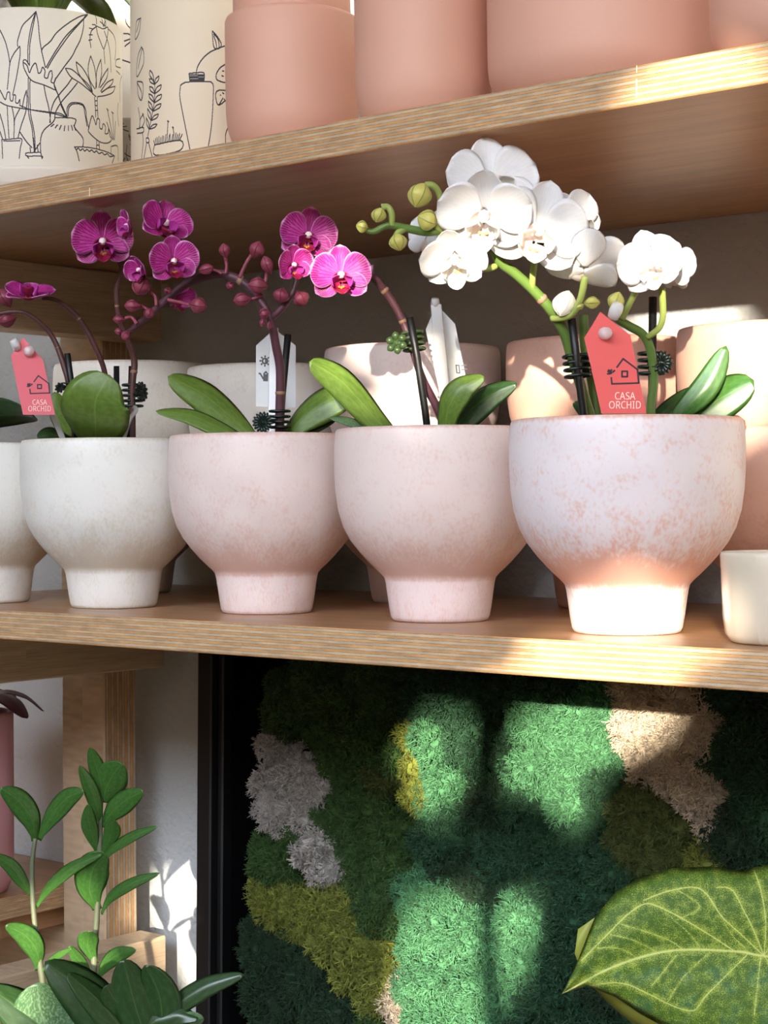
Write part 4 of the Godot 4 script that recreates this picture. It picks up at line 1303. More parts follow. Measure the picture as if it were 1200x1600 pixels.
	for b in [[656, 305, 44, 38, 250, 1], [668, 344, 34, 34, 160, 1], [592, 336, 26, 23, 250, 1], [566, 354, 20, 19, 170, 1], [622, 378, 30, 28, 285, 1], [925, 473, 26, 20, 0, 1], [962, 471, 32, 27, 70, 1], [906, 478, 16, 11, 200, 1]]:
		bud(o4, b[0], b[1], 1.027 if b[0] < 800 else 1.045, b[2], b[3], b[4], M.bud_green, M.pedicel_green, 0.55)
	bud(o4, 882, 474, 1.05, 46, 36, 250, M.bud_white, M.white_lip, 0.55)
	# --- stakes
	stake("thin black stake leaning beside the stem under the pink tag's orchid", [[105, 552, 1.345], [113, 612, 1.35], [122, 705, 1.355]], 5.0)
	stake("short black stake behind the broad leaf in the cream pot", [[182, 572, 1.38], [183, 705, 1.38]], 4.5)
	stake("black stake beside the dark clip in the cream pot", [[205, 572, 1.365], [203, 640, 1.365], [200, 705, 1.365]], 4.0)
	stake("black stake crossing the stem in the blush pot", [[450, 522, 1.255], [441, 620, 1.26], [436, 705, 1.262]], 5.5)
	stake("black stake through the green flower clip", [[640, 496, 1.158], [652, 560, 1.16], [664, 640, 1.165], [672, 705, 1.168]], 6.0)
	stake("black stake left of the red tag in the peach-flecked pot", [[893, 498, 1.058], [902, 570, 1.06], [912, 650, 1.064], [920, 705, 1.066]], 6.5)
	stake("upright black stake behind the round dark clip of the white orchid", [[1020, 464, 1.085], [1019, 600, 1.085], [1018, 705, 1.085]], 6.5)
	# --- clips
	clip("small dark clip under the pink tag's stem", at(108, 604, 1.35), Vector3(0.1, 1, 0), 9, at(94, 606, 1.345), 8, px.call(9, 1.34), M.clip_dark, Vector3(-0.3, 0.2, 1), 3)
	clip("dark green clip with a scalloped disc by the broad leaf", at(207, 618, 1.36), Vector3(0, 1, 0), 15, at(220, 612, 1.345), 12, px.call(16, 1.34), M.clip_dark, Vector3(0.9, 0.1, 0.5), 5)
	clip("dark daisy-shaped clip at the rim of the blush pot", at(437, 655, 1.25), Vector3(0, 1, 0), 14, at(411, 660, 1.235), 16, px.call(17, 1.23), M.clip_dark, Vector3(-0.2, 0.15, 1), 4)
	clip("olive green flower-shaped clip on the rose pot's orchid", at(646, 533, 1.165), Vector3(-0.15, 1, 0), 14, at(620, 536, 1.15), 6, px.call(18, 1.15), M.clip_green, Vector3(-0.35, 0.1, 1), 4)
	clip("dark clip left of the red tag", at(901, 572, 1.064), Vector3(-0.12, 1, 0), 15, at(914, 570, 1.07), 12, px.call(15, 1.07), M.clip_dark, Vector3(0.5, 0, -0.6), 4)
	clip("dark round scalloped clip right of the red tag", at(1017, 568, 1.08), Vector3(0, 1, 0), 15, at(1034, 567, 1.075), 14, px.call(19, 1.07), M.clip_dark, Vector3(0.3, 0, 1), 4)
	# --- tags
	card_tag("pink house-shaped tag reading CASA ORCHID over the cream pot", [[36, 528], [67, 562], [86, 648], [36, 648], [17, 556]], 1.30, M.tag_pink, true, house_icon, [[62, 600, 1.303], [100, 690, 1.33], 9.0], [[45, 549, 17, 0.2, 0.1], [24, 538, 16, -0.3, 0.7]])
	card_tag("red house-shaped tag reading CASA ORCHID over the peach-flecked pot", [[938, 487], [985, 524], [1010, 646], [940, 646], [913, 528]], 1.022, M.tag_red, true, house_icon, [[960, 600, 1.026], [975, 700, 1.045], 10.0], [[945, 521, 21, 0.1, 0.0], [962, 486, 22, 0.2, 0.6]])
	card_tag("white house-shaped tag with sun and watering can print over the blush pot", [[429, 514], [462, 540], [462, 637], [400, 635], [400, 540]], 1.285, M.tag_white, false, care_icon, [[428, 512, 1.283], [426, 690, 1.27], 14.0], [])
	card_tag("white house-shaped tag seen from its back behind the green clip", [[682, 476], [711, 506], [738, 640, 0.004], [694, 645, 0.004], [665, 515]], 1.20, M.tag_white, false, small_print, [[681, 476, 1.197], [702, 690, 1.19], 17.0], [[680, 474, 14, 0.0, 1.0]])
	var bent := thing("label_stick", "clear plastic stick slanting beside the broad leaf", "stick", at(192, 690, 1.325))
	var sb := Shape.new()
	tube_into(sb, smooth_path(PackedVector3Array([at(192, 690, 1.325), at(203, 655, 1.32), at(212, 642, 1.32), at(210, 636, 1.322)]), 4), [px.call(4, 1.32)], 6)
	shaped("stick", sb, M.plastic, bent)

# ------------------------------------------------------------------ framed moss picture
func sprig_mesh(sd: int) -> ArrayMesh:
	# one forked tuft of reindeer moss, about 7 mm tall
	var r := RandomNumberGenerator.new()
	r.seed = sd
	var s := Shape.new()
	for k in 3:
		var a := TAU * k / 3.0 + r.randf()
		var d := Vector3(cos(a) * 0.7, 1.0, sin(a) * 0.7).normalized()
		var p0 := Vector3.ZERO
		var p1 := p0 + d * 0.0030
		var d2 := (d + Vector3(r.randf_range(-0.7, 0.7), r.randf_range(-0.3, 0.2), r.randf_range(-0.7, 0.7))).normalized()
		var d3 := (d + Vector3(r.randf_range(-0.9, 0.9), r.randf_range(-0.4, 0.1), r.randf_range(-0.9, 0.9))).normalized()
		tube_into(s, PackedVector3Array([p0, p1, p1 + d2 * 0.0026]), [0.00040, 0.00036, 0.00018], 3, false)
		tube_into(s, PackedVector3Array([p1, p1 + d3 * 0.0026]), [0.00034, 0.00015], 3, false)
	return s.mesh()

func build_moss() -> void:
	var base := Vector3(-0.78, LEDGE_TOP, -1.185)
	var t := thing("moss_picture", "black framed picture of green and beige moss leaning under the shelf", "moss picture", base)
	var lean := 0.018
	var zf := func(y: float) -> float: return -1.163 - (y - 1.25) * lean      # front of the frame
	var x0 := -1.1990
	var x1 := -0.36
	var y0 := LEDGE_TOP + 0.0005
	var y1 := 1.288
	var tip := Basis(Vector3(1, 0, 0), -atan(lean))
	var bar := func(ax: float, bx: float, ay: float, by: float, back: float, front: float, m: Material, called: String) -> void:
		var s := Shape.new()
		var cy := (ay + by) / 2
		box_into(s, Vector3((ax + bx) / 2, cy, zf.call(cy) - (back + front) / 2), Vector3(bx - ax, by - ay, front - back), 0.0015, tip)
		shaped(called, s, m, t, false)
	bar.call(x0, x0 + 0.0185, y0, y1, -0.0, 0.0275, M.black, "frame_bar")
	bar.call(x1 - 0.0185, x1, y0, y1, -0.0, 0.0275, M.black, "frame_bar")
	bar.call(x0 + 0.0186, x1 - 0.0186, y1 - 0.0185, y1, -0.0, 0.0275, M.black, "frame_bar")
	bar.call(x0 + 0.0186, x1 - 0.0186, y0, y0 + 0.0185, -0.0, 0.0275, M.black, "frame_bar")
	bar.call(x0 + 0.019, x0 + 0.026, y0 + 0.019, y1 - 0.019, 0.008, 0.0275, M.black, "inner_lip")
	bar.call(x0 + 0.0265, x1 - 0.019, y0 + 0.019, y1 - 0.019, 0.018, 0.0275, M.backing, "backing_board")
	# moss domes, one tone each: real dyes, with sunlit and shaded greens painted in
	var moss_tones := {
		"green": [rgb(56, 86, 36), 0.35], "sea_shaded": [rgb(40, 78, 50), 0.3], "sea_sunlit": [rgb(78, 132, 88), 0.3], "dark": [rgb(34, 60, 36), 0.3],  # one blue-green moss, painted lit in the sun patches and shaded between
		"lime": [rgb(118, 126, 48), 0.3], "olive": [rgb(78, 90, 40), 0.3], "beige": [rgb(196, 180, 158), 0.25], "grey": [rgb(172, 166, 158), 0.25],
	}
	var mats := {}
	for k in moss_tones:
		mats[k] = mat(moss_tones[k][0], 0.9)
	var fibre := mat(Color.WHITE, 0.85, {"vertex_color_use_as_albedo": true, "backlight_enabled": true, "backlight": Color(0.25, 0.25, 0.25)})
	var sprigs := []
	for k in 4:
		sprigs.append(sprig_mesh(40 + k))
	var spots := []      # u, v, radius in pixels, tone
	for q in [[426, 1165, 24, "grey"], [424, 1225, 30, "grey"], [462, 1212, 34, "grey"], [500, 1238, 30, "grey"], [440, 1268, 32, "grey"], [478, 1268, 32, "grey"], [512, 1318, 30, "grey"], [488, 1332, 24, "grey"], [528, 1350, 24, "grey"], [508, 1368, 18, "grey"],
		[1000, 1085, 40, "beige"], [1060, 1095, 44, "beige"], [1000, 1140, 40, "beige"], [1050, 1150, 46, "beige"], [1095, 1140, 42, "beige"], [1020, 1190, 42, "beige"], [1070, 1205, 44, "beige"], [1100, 1235, 32, "beige"], [1085, 1250, 28, "beige"], [1112, 1285, 22, "beige"],
		[628, 1530, 20, "beige"], [622, 1565, 20, "beige"], [634, 1595, 22, "beige"],
		[446, 1415, 38, "lime"], [420, 1395, 26, "lime"], [470, 1440, 30, "lime"], [516, 1418, 36, "lime"], [556, 1430, 40, "lime"], [522, 1478, 34, "lime"], [575, 1478, 40, "lime"], [600, 1520, 34, "lime"], [556, 1520, 30, "lime"], [588, 1560, 28, "lime"], [545, 1455, 30, "lime"],
		[645, 1150, 24, "lime"], [648, 1200, 26, "lime"], [652, 1245, 24, "lime"],
		[690, 1160, 44, "sea_sunlit"], [705, 1215, 42, "sea_sunlit"], [680, 1250, 36, "sea_sunlit"], [690, 1320, 40, "sea_shaded"], [840, 1130, 48, "sea_sunlit"], [900, 1130, 50, "sea_sunlit"], [950, 1110, 42, "sea_sunlit"], [880, 1190, 48, "sea_sunlit"], [930, 1180, 42, "sea_sunlit"], [885, 1250, 40, "sea_sunlit"], [830, 1200, 42, "sea_sunlit"],
		[690, 1430, 60, "sea_sunlit"], [660, 1400, 44, "sea_sunlit"], [740, 1450, 54, "sea_sunlit"], [690, 1510, 60, "sea_sunlit"], [750, 1530, 54, "sea_sunlit"], [690, 1590, 56, "sea_sunlit"], [760, 1600, 50, "sea_sunlit"], [820, 1440, 44, "sea_sunlit"], [815, 1510, 44, "sea_sunlit"], [800, 1570, 44, "sea_sunlit"], [660, 1470, 40, "sea_sunlit"], [655, 1540, 36, "sea_sunlit"],
		[430, 1350, 44, "green"], [595, 1100, 36, "green"], [505, 1145, 34, "green"], [590, 1215, 34, "olive"], [1000, 1270, 46, "olive"], [1040, 1300, 44, "olive"], [990, 1320, 42, "olive"], [1050, 1350, 46, "olive"], [1110, 1345, 34, "lime"],
		[430, 1480, 50, "dark"], [480, 1530, 50, "dark"], [430, 1560, 50, "dark"], [520, 1580, 46, "dark"]]:
		spots.append(q)
	var rg := RandomNumberGenerator.new()
	rg.seed = 90
	var tries := 0
	while tries < 4200:
		tries += 1
		var u := rg.randf_range(405.0, 1660.0)
		var v := rg.randf_range(1050.0, 1690.0)
		var r := rg.randf_range(30.0, 52.0)
		var free := true
		for s in spots:
			if Vector2(u - s[0], v - s[1]).length() < (r + s[2]) * 0.56:
				free = false
				break
		if u - r * 0.7 < 398.0 - (v - 1050.0) * 0.02:
			free = false
		if free:
			spots.append([u, v, r, "green" if u < 640 else ("sea_shaded" if rg.randf() < 0.8 else "dark")])
	var bumpy := noise(60.0, 17, 3)
	var total := 0
	for s in spots:
		var wp := on_z(s[0], s[1], -1.165)
		var c := Vector3(wp.x, wp.y, zf.call(wp.y) - 0.020)
		var dep := pixel_of(c).z
		var rad: float = s[2] * dep / FOCAL * 1.12
		if c.x + rad * 1.15 > x1 - 0.022:
			continue
		if c.x - rad < x0 + 0.030 or c.y + rad * 0.9 > y1 - 0.012 or c.y - rad < y0 + 0.02:
			rad = min(rad, min(c.x - (x0 + 0.026), min(y1 - 0.012 - c.y, c.y - y0 - 0.02)) * 1.0)
			if rad < 0.006: continue
		var ex := rad * 1.15
		var hgt := 0.011 + rad * rg.randf_range(0.55, 1.05) + (0.007 if s[3] in ["grey", "beige", "lime"] else 0.0)
		var sh := Shape.new()
		var rows := 8
		var cols := 15
		var pts := PackedVector3Array()
		var uvs := PackedVector2Array()
		var xf := []
		for i in rows:
			var th := PI * 0.5 * i / (rows - 1)
			for j in cols:
				var a := TAU * j / (cols - 1)
				var d := Vector3(cos(a) * sin(th), sin(a) * sin(th), cos(th))
				var q := Vector3(d.x * ex, d.y * rad, d.z * hgt)
				q *= 1.0 + 0.30 * bumpy.get_noise_3d(c.x + q.x, c.y + q.y, q.z)
				pts.append(q * 0.9)
				uvs.append(Vector2(j, i))
		sh.grid(pts, uvs, rows, cols)
		var clump := Node3D.new()
		clump.name = "moss_clump"
		t.add_child(clump, true)
		clump.position = c - base
		part("moss_base", sh.mesh(), mats[s[3]], clump)
		var area := rad * ex * 2.6
		var n := int(area / 0.0000042) if s[0] < 1230.0 else int(area / 0.000009)
		var mm := MultiMesh.new()
		mm.transform_format = MultiMesh.TRANSFORM_3D
		mm.use_colors = true
		mm.mesh = sprigs[rg.randi() % 4]
		mm.instance_count = n
		total += n
		var col: Color = moss_tones[s[3]][0].srgb_to_linear()
		for k in n:
			var zz := pow(rg.randf(), 0.8)
			var a := rg.randf() * TAU
			var q := sqrt(max(0.0, 1.0 - zz * zz))
			var d := Vector3(cos(a) * q, sin(a) * q, zz)
			var p := Vector3(d.x * ex, d.y * rad, d.z * hgt)
			p *= 1.0 + 0.30 * bumpy.get_noise_3d(c.x + p.x, c.y + p.y, p.z)
			var nr := (Vector3(d.x / ex, d.y / rad, d.z / hgt).normalized() + Vector3(rg.randf_range(-0.6, 0.6), rg.randf_range(-0.6, 0.6), rg.randf_range(-0.3, 0.5))).normalized()
			var bs := Basis(Quaternion(Vector3.UP, nr)) * Basis(Vector3.UP, rg.randf() * TAU)
			mm.set_instance_transform(k, Transform3D(bs.scaled_local(Vector3.ONE * rg.randf_range(0.9, 1.6)), p - nr * 0.001))
			var f := 1.0 + rg.randf_range(-0.3, 0.45)
			mm.set_instance_color(k, Color(col.r * f, col.g * f, col.b * f))
		var mi := MultiMeshInstance3D.new()
		mi.name = "moss_fibres"
		mi.multimesh = mm
		mi.material_override = fibre
		mi.set_meta("kind", "stuff")
		clump.add_child(mi, true)
	print("moss clumps ", spots.size(), " sprigs ", total)

# ------------------------------------------------------------------ plants below the shelf
func simple_pot_into(s: Shape, c: Vector3, r: float, h: float) -> void:
	lathe_into(s, PackedVector2Array([Vector2(0, 0.001), Vector2(r * 0.72, 0), Vector2(r * 0.76, 0.002), Vector2(r * 0.97, h - 0.012), Vector2(r, h - 0.011), Vector2(r, h - 0.001), Vector2(r - 0.002, h), Vector2(r - 0.004, h - 0.012), Vector2(0, h - 0.014)]), 40, c)

func build_foliage() -> void:
	# upright plant with paired glossy leaves, lower left
	var zb := on_z(150, 1600, -0.93)
	var pot := Vector3(zb.x, LEDGE_TOP, zb.z)
	var z := thing("zz_plant", "upright plant with paired glossy green leaves before the post", "plant", pot)
	var ps := Shape.new()
	simple_pot_into(ps, pot, 0.06, 0.10)
	shaped("nursery_pot", ps, M.stake, z)
	var D := pixel_of(Vector3(zb.x, 1.1, zb.z)).z
	stem(z, "stem", [[100, 1790, D], [70, 1560, D], [54, 1440, D], [50, 1360, D], [55, 1310, D]], [7, 6, 5, 4.5, 4], M.zz_stem)
	stem(z, "stem", [[150, 1790, D], [146, 1545, D], [152, 1420, D], [156, 1320, D], [158, 1240, D], [160, 1215, D]], [7.5, 6.5, 5.5, 5, 4, 3], M.zz_stem)
	var L := [
		[[[55, 1314], [50, 1282], [28, 1250], [0, 1232]], 19, 30], [[[60, 1312], [78, 1278], [104, 1248], [131, 1236]], 17, -30],
		[[[48, 1398], [36, 1378], [16, 1352], [-14, 1334]], 12, 40], [[[56, 1418], [76, 1386], [112, 1356], [160, 1334]], 11, -45],
		[[[60, 1516], [58, 1488], [40, 1462], [8, 1446]], 18, 30], [[[64, 1520], [76, 1504], [92, 1492], [112, 1482]], 6, -50],
		[[[160, 1250], [158, 1226], [150, 1196], [140, 1168]], 13, 20], [[[162, 1254], [165, 1234], [176, 1212], [190, 1192]], 27, 0], [[[158, 1290], [152, 1262], [140, 1228], [124, 1196]], 12, 40],
		[[[160, 1292], [174, 1270], [198, 1250], [224, 1236]], 18, -20], [[[152, 1332], [144, 1306], [139, 1284], [138, 1256]], 13, 20], [[[160, 1334], [170, 1312], [176, 1294], [178, 1282]], 14, -10],
		[[[158, 1348], [176, 1326], [208, 1306], [247, 1291]], 9, -45], [[[152, 1422], [140, 1392], [146, 1356], [166, 1334]], 27, 0], [[[158, 1428], [172, 1402], [206, 1380], [250, 1364]], 10, -45],
		[[[150, 1506], [138, 1484], [138, 1466], [141, 1456]], 17, 0], [[[152, 1530], [164, 1508], [184, 1492], [213, 1484]], 13, -30], [[[144, 1528], [132, 1512], [120, 1496], [108, 1478]], 10, 40]
	]
	for q in L:
		var k := []
		var i := 0
		for p in q[0]:
			k.append([p[0], p[1], D - 0.006 * i])
			i += 1
		blade(z, k, q[1], 0.22, 0.0, 0.35, q[2] * 0.6, M.zz_leaf, 0.55)
	# dark broad-leaved plant at the bottom left
	var db := on_z(190, 1700, -0.80)
	var dp := Vector3(db.x - 0.002, LEDGE_TOP, -0.862)
	var t := thing("dark_leaved_plant", "plant with broad dark green drooping leaves at the foot of the upright plant", "plant", dp)
	ps = Shape.new()
	simple_pot_into(ps, dp, 0.045, 0.09)
	shaped("nursery_pot", ps, M.stake, t)
	var E := pixel_of(Vector3(dp.x, 1.0, dp.z)).z
	var N := [
		[[[220, 1760], [190, 1640], [140, 1560], [70, 1502]], 40, 20, 0], [[[230, 1760], [205, 1640], [160, 1570], [104, 1520]], 26, 35, 0],
		[[[225, 1760], [228, 1640], [208, 1560], [192, 1498]], 34, 0, 0], [[[240, 1760], [252, 1640], [250, 1560], [226, 1508]], 32, -20, 0],
		[[[240, 1760], [262, 1600], [310, 1548], [382, 1522]], 18, -35, 0], [[[235, 1760], [225, 1620], [270, 1588], [310, 1592]], 17, -30, 0],
		[[[210, 1760], [150, 1680], [60, 1600], [-20, 1540]], 40, 20, 0], [[[225, 1760], [200, 1600], [178, 1560], [165, 1540]], 20, 10, 0],
		[[[200, 1780], [120, 1670], [70, 1600], [58, 1535]], 52, 0, 1], [[[240, 1770], [276, 1640], [296, 1600], [318, 1590]], 18, -10, 1]
	]
	for q in N:
		var k := []
		var i := 0
		for p in q[0]:
			k.append([p[0], p[1], E - 0.004 * i])
			i += 1
		blade(t, k, q[1], 0.25, 0.25, 0.4, q[2], M.mottled_leaf if q[3] == 1 else M.dark_leaf, 0.6)
	# tall pink pot on the low shelf behind the post, with a maroon leaf
	var pk := on_z(-52, 1390, -1.06)
	var tp := planter("tall dusky pink pot on the low shelf behind the post", 0.045, 0.172, Vector3(pk.x, 1.0316, pk.z), "", M.pink_shade_pot)
	var mp := thing("maroon_plant", "plant with dark maroon leaves in the tall dusky pink pot", "plant", tp.position + Vector3(0, 0.165, 0))
	var so := Shape.new()
	lathe_into(so, PackedVector2Array([Vector2(0, -0.004), Vector2(0.0375, -0.004), Vector2(0.038, 0.0), Vector2(0, 0.002)]), 24, mp.position)
	shaped("potting_soil", so, M.bark, mp)
	for k in 8:
		var a := k * 0.79 + 0.2
		var d := Vector3(sin(a), 0, cos(a))
		var sh := Shape.new()
		strap_into(sh, PackedVector3Array([mp.position + d * 0.005, mp.position + d * 0.03 + Vector3(0, 0.025, 0), mp.position + d * 0.055 + Vector3(0, 0.022, 0), mp.position + d * 0.075 + Vector3(0, 0.004, 0)]), 0.016, 0.2, 0.0, 0.6)
		shaped("leaf", sh, M.maroon, mp)

func arrow_leaf_image() -> Image:
	# variegation of the big leaf: veins and speckle, first laid out flat, then read along (x) and across (y) the blade
	var w := 480
	var h := 320
	var veins := [
		[[[0, 203], [80, 160], [170, 135], [270, 136], [315, 143], [420, 150]], 7.0],
		[[[270, 136], [230, 110], [190, 86], [150, 66], [128, 62], [100, 80], [70, 110], [30, 150]], 3.6],
		[[[315, 143], [280, 110], [250, 82], [225, 46], [205, 36], [165, 42], [128, 56]], 3.4],
		[[[315, 143], [300, 105], [285, 75], [265, 40], [240, 36]], 3.0], [[[315, 143], [318, 90], [310, 40], [300, 10]], 3.0], [[[315, 143], [345, 90], [360, 40], [365, 0]], 3.0],
		[[[180, 86], [215, 66], [180, 40]], 1.6], [[[90, 93], [130, 105], [170, 120], [190, 135]], 2.0], [[[75, 110], [110, 118], [150, 138]], 1.6], [[[55, 130], [90, 132], [120, 148]], 1.6],
		[[[150, 66], [190, 100], [215, 128]], 1.4], [[[225, 46], [245, 76], [265, 110], [285, 130]], 1.4],
		[[[290, 140], [250, 180], [225, 205], [205, 228], [175, 222], [130, 200], [90, 185], [40, 190]], 3.0], [[[310, 146], [305, 190], [300, 235]], 2.2], [[[180, 140], [160, 165], [140, 190]], 1.8], [[[230, 138], [190, 175], [165, 215]], 1.6], [[[315, 143], [350, 190], [370, 240]], 2.4], [[[315, 143], [380, 170], [420, 210]], 2.4]
	]
	var dist := PackedFloat32Array()
	dist.resize(w * h)
	dist.fill(99.0)
	for v in veins:
		var k := PackedVector3Array()
		for q in v[0]:
			k.append(Vector3(q[0] + 30.0, q[1] + 30.0, 0))
		for p in smooth_path(k, 40):
			var r := 9
			for dx in range(-r, r + 1):
				for dy in range(-r, r + 1):
					var x := int(p.x) + dx
					var y := int(p.y) + dy
					if x < 0 or y < 0 or x >= w or y >= h: continue
					var d: float = Vector2(x - p.x, y - p.y).length() * 3.0 / float(v[1])
					if d < dist[y * w + x]: dist[y * w + x] = d
	var fine := noise(0.35, 3, 2)
	var mid := noise(0.05, 6, 3)
	var base := rgb(70, 96, 34)
	var blue := rgb(62, 100, 74)
	var pale := rgb(168, 180, 74)
	var rib := rgb(198, 202, 120)
	var iw := 640
	var ih := 512
	var img := Image.create(iw, ih, false, Image.FORMAT_RGB8)
	for j in ih:
		for i in iw:
			var p := arrow_point((i + 0.5) / iw, (j + 0.5) / ih * 2.0 - 1.0) - Vector2(848, 1320)
			var x := p.x
			var y := p.y
			var d: float = dist[clampi(int(y), 0, h - 1) * w + clampi(int(x), 0, w - 1)]
			var c := base.lerp(blue, smoothstep(0.05, 0.35, mid.get_noise_2d(x * 0.4, y * 0.4 + 80.0)) * 0.5 * (1.0 if y > 190 else 0.1))
			var sp := fine.get_noise_2d(x * 1.4, y * 1.4) + mid.get_noise_2d(x, y) * 0.5 + clampf(0.42 - d * 0.06, -0.1, 0.42)
			c = c.lerp(pale, smoothstep(0.05, 0.35, sp) * 0.8)
			c = c.lerp(rib, smoothstep(1.3, 0.3, d) * 0.9)
			img.set_pixel(i, j, c)
	img.generate_mipmaps()
	return img

# outline of the big leaf above and below its midrib, from tip to lobes
const RIB := [[878, 1553], [912, 1528], [958, 1510], [1010, 1494], [1050, 1486], [1100, 1484], [1150, 1487], [1195, 1493], [1240, 1502], [1290, 1515], [1340, 1530]]
const RIM_UP := [[878, 1553], [903, 1500], [930, 1432], [962, 1394], [1000, 1370], [1052, 1356], [1110, 1354], [1158, 1360], [1204, 1350], [1270, 1352], [1345, 1400]]
const RIM_LOW := [[878, 1553], [918, 1540], [962, 1558], [1000, 1584], [1040, 1606], [1090, 1628], [1140, 1640], [1190, 1650], [1240, 1655], [1290, 1645], [1338, 1615]]

func arrow_point(along: float, across: float) -> Vector2:
	var f := along * (RIB.size() - 1)
	var k := int(min(floor(f), RIB.size() - 2))
	var s := f - k
	var c := Vector2(RIB[k][0], RIB[k][1]).lerp(Vector2(RIB[k + 1][0], RIB[k + 1][1]), s)
	var e := RIM_UP if across < 0.0 else RIM_LOW
	return c.lerp(Vector2(e[k][0], e[k][1]).lerp(Vector2(e[k + 1][0], e[k + 1][1]), s), abs(across))

func build_arrow_leaf() -> void:
	var dep := 0.98
	var root := on_z(1330, 1800, -0.74)
	var pot := Vector3(-0.38, LEDGE_TOP, -0.845)
	var t := thing("arrowhead_plant", "plant with a large yellow-veined arrowhead leaf in front of the moss", "plant", pot)
	var ps := Shape.new()
	simple_pot_into(ps, pot, 0.06, 0.11)
	shaped("nursery_pot", ps, M.stake, t)
	var m := mat(Color.WHITE, 0.5, {"metallic_specular": 0.25, "albedo_texture": tex(arrow_leaf_image()), "backlight_enabled": true, "backlight": Color(0.25, 0.3, 0.08)})
	var make := func(shift: Vector2, depth: float, tilt: float, mt: Material, swap: bool) -> void:
		var rows := 21
		var cols := 15
		var pts := PackedVector3Array()
		var uvs := PackedVector2Array()
		for i in rows:
			for j in cols:
				var q := float(j) / (cols - 1) * 2.0 - 1.0
				var p := arrow_point(float(i) / (rows - 1), q)
				var lift: float = -0.018 * abs(q) * (1.0 - 0.4 * abs(q)) + 0.0016 * sin(p.x * 0.09 + p.y * 0.05) + 0.012 * q * q
				var d: float = depth + lift + tilt * (p.y - 1490.0) / 160.0 + 0.00006 * (1195.0 - p.x)
				pts.append(at(p.x + shift.x, p.y + shift.y, d))
				uvs.append(Vector2(float(i) / (rows - 1), float(j) / (cols - 1)))
		var sh := Shape.new()
		sheet_into(sh, pts, uvs, rows, cols, 0.0008)
		shaped("leaf", sh, mt, t)
	make.call(Vector2.ZERO, dep, -0.012, m, false)
	stem(t, "petiole", [[1195, 1495, dep + 0.004], [1240, 1560, dep + 0.03], [1300, 1700, dep + 0.06], [1330, 1900, dep + 0.05]], [5, 6, 7, 7], M.stem_green)
	var m2 := mat(rgb(150, 156, 62), 0.45, {"backlight_enabled": true, "backlight": Color(0.3, 0.3, 0.08)})
	blade(t, [[1290, 1640, dep + 0.05], [1160, 1572, dep + 0.04], [1030, 1525, dep + 0.032], [903, 1452, dep + 0.03]], 92, 0.05, 0.0, 1.0, 0, m2, 0.5)
	stem(t, "petiole", [[1286, 1638, dep + 0.05], [1260, 1620, dep + 0.05], [1310, 1740, dep + 0.06], [1340, 1900, dep + 0.05]], [5, 6, 7, 7], M.stem_green)

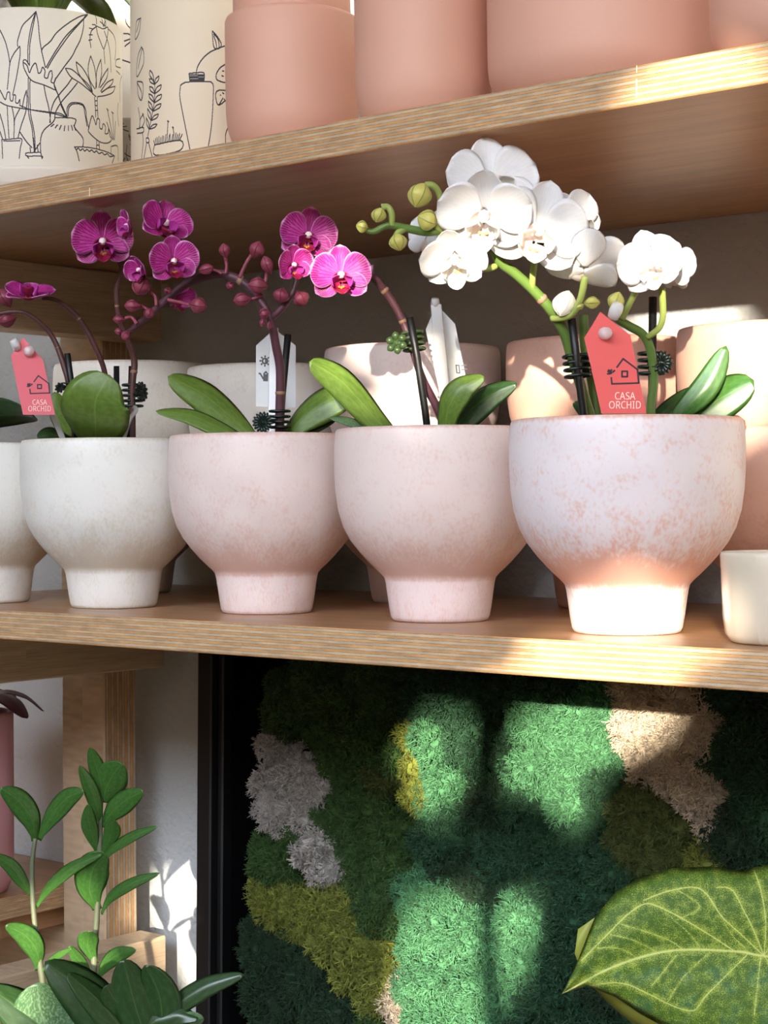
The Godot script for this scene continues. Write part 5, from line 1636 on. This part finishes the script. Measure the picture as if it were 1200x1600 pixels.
# ------------------------------------------------------------------ unseen tall plant, leaves arranged to dapple the sunlight and shape its patches
func build_unseen_plant() -> void:
	var U := Vector3(cos(deg_to_rad(SUN_AZIMUTH)), 0, -sin(deg_to_rad(SUN_AZIMUTH)))
	var V := U.cross(sun_dir).normalized()
	if V.y < 0: V = -V
	var away := 1.75
	var centre := Vector3(-0.75, 1.4, -1.0) - sun_dir * away
	var foot := Vector3(centre.x, 0.0, centre.z)
	var t := thing("unseen_dapple_plant", "unseen tall broad-leaved plant in a pink pot, leaves placed to dapple the sunlight", "plant", foot)
	var ps := Shape.new()
	simple_pot_into(ps, foot, 0.16, 0.3)
	shaped("pot", ps, M.pink_clay, t)
	var trunk := Shape.new()
	tube_into(trunk, smooth_path(PackedVector3Array([foot + Vector3(0, 0.28, 0), foot + Vector3(0.02, 0.9, 0.02), foot + Vector3(-0.02, 1.5, 0.0), foot + Vector3(0, 2.35, 0)]), 5), [0.014, 0.011, 0.008, 0.004], 8)
	shaped("trunk", trunk, M.stem_dark, t)
	# gaps between the leaves, in the plane across the sunlight: u, v, half widths
	var gaps := SUN_PATCH_GAPS
	var r := RandomNumberGenerator.new()
	r.seed = 12
	var set_leaves := []      # centre, direction, length, half width
	var row := 0
	var v := -0.30
	while v < 0.66:
		var u := -0.72 + 0.011 * (row % 3)
		while u < 0.20:
			var here := Vector2(u + r.randf_range(-0.008, 0.008), v + r.randf_range(-0.008, 0.008))
			var hidden := false
			for q in set_leaves:
				var w: Vector2 = here - q[0]
				var along: float = w.dot(q[1]) / (q[2] * 0.5)
				var over: float = w.dot(Vector2(-q[1].y, q[1].x)) / q[3]
				if along * along + over * over < 0.6:
					hidden = true
					break
			if not hidden:
				for size in [0.17, 0.13, 0.10, 0.075, 0.055, 0.04]:
					var done := false
					for tries in 4:
						var a := r.randf() * TAU
						var d2 := Vector2(cos(a), sin(a))
						var half: float = size * 0.29
						var ok := true
						for gp in gaps:
							for i in 9:
								for x in [-1.0, -0.5, 0.0, 0.5, 1.0]:
									var f := i / 8.0
									var q: Vector2 = here + d2 * size * (f - 0.5) + Vector2(-d2.y, d2.x) * half * x * sin(PI * f)
									if Vector2((q.x - gp[0]) / gp[2], (q.y - gp[1]) / gp[3]).length_squared() < 1.0:
										ok = false
										break
								if not ok: break
							if not ok: break
						if ok:
							set_leaves.append([here, d2, size, half])
							done = true
							break
					if done: break
			u += 0.033
		v += 0.030
		row += 1
	var made := 0
	var twigs := Shape.new()
	for q in set_leaves:
		var ln: float = q[2]
		var o: Vector3 = U * q[0].x + V * q[0].y - sun_dir * (away + r.randf_range(-0.10, 0.10)) + EYE
		var d3: Vector3 = U * q[1].x + V * q[1].y
		var sh := Shape.new()
		strap_into(sh, PackedVector3Array([o - d3 * ln * 0.5, o - d3 * ln * 0.15 + sun_dir * 0.004, o + d3 * ln * 0.2 + sun_dir * 0.004, o + d3 * ln * 0.5]), q[3], 0.1, 0.0, 0.8, d3.cross(sun_dir), 0.0006)
		shaped("leaf", sh, M.dark_leaf, t)
		var from := o - d3 * ln * 0.5
		var mid := Vector3(lerp(from.x, foot.x, 0.6), from.y - 0.05, lerp(from.z, foot.z, 0.6))
		tube_into(twigs, PackedVector3Array([from, mid, Vector3(foot.x, max(0.35, from.y - 0.12), foot.z)]), [0.0004, 0.0008], 3, false)
		made += 1
	shaped("twigs", twigs, M.stem_dark, t)
	print("window plant leaves ", made)
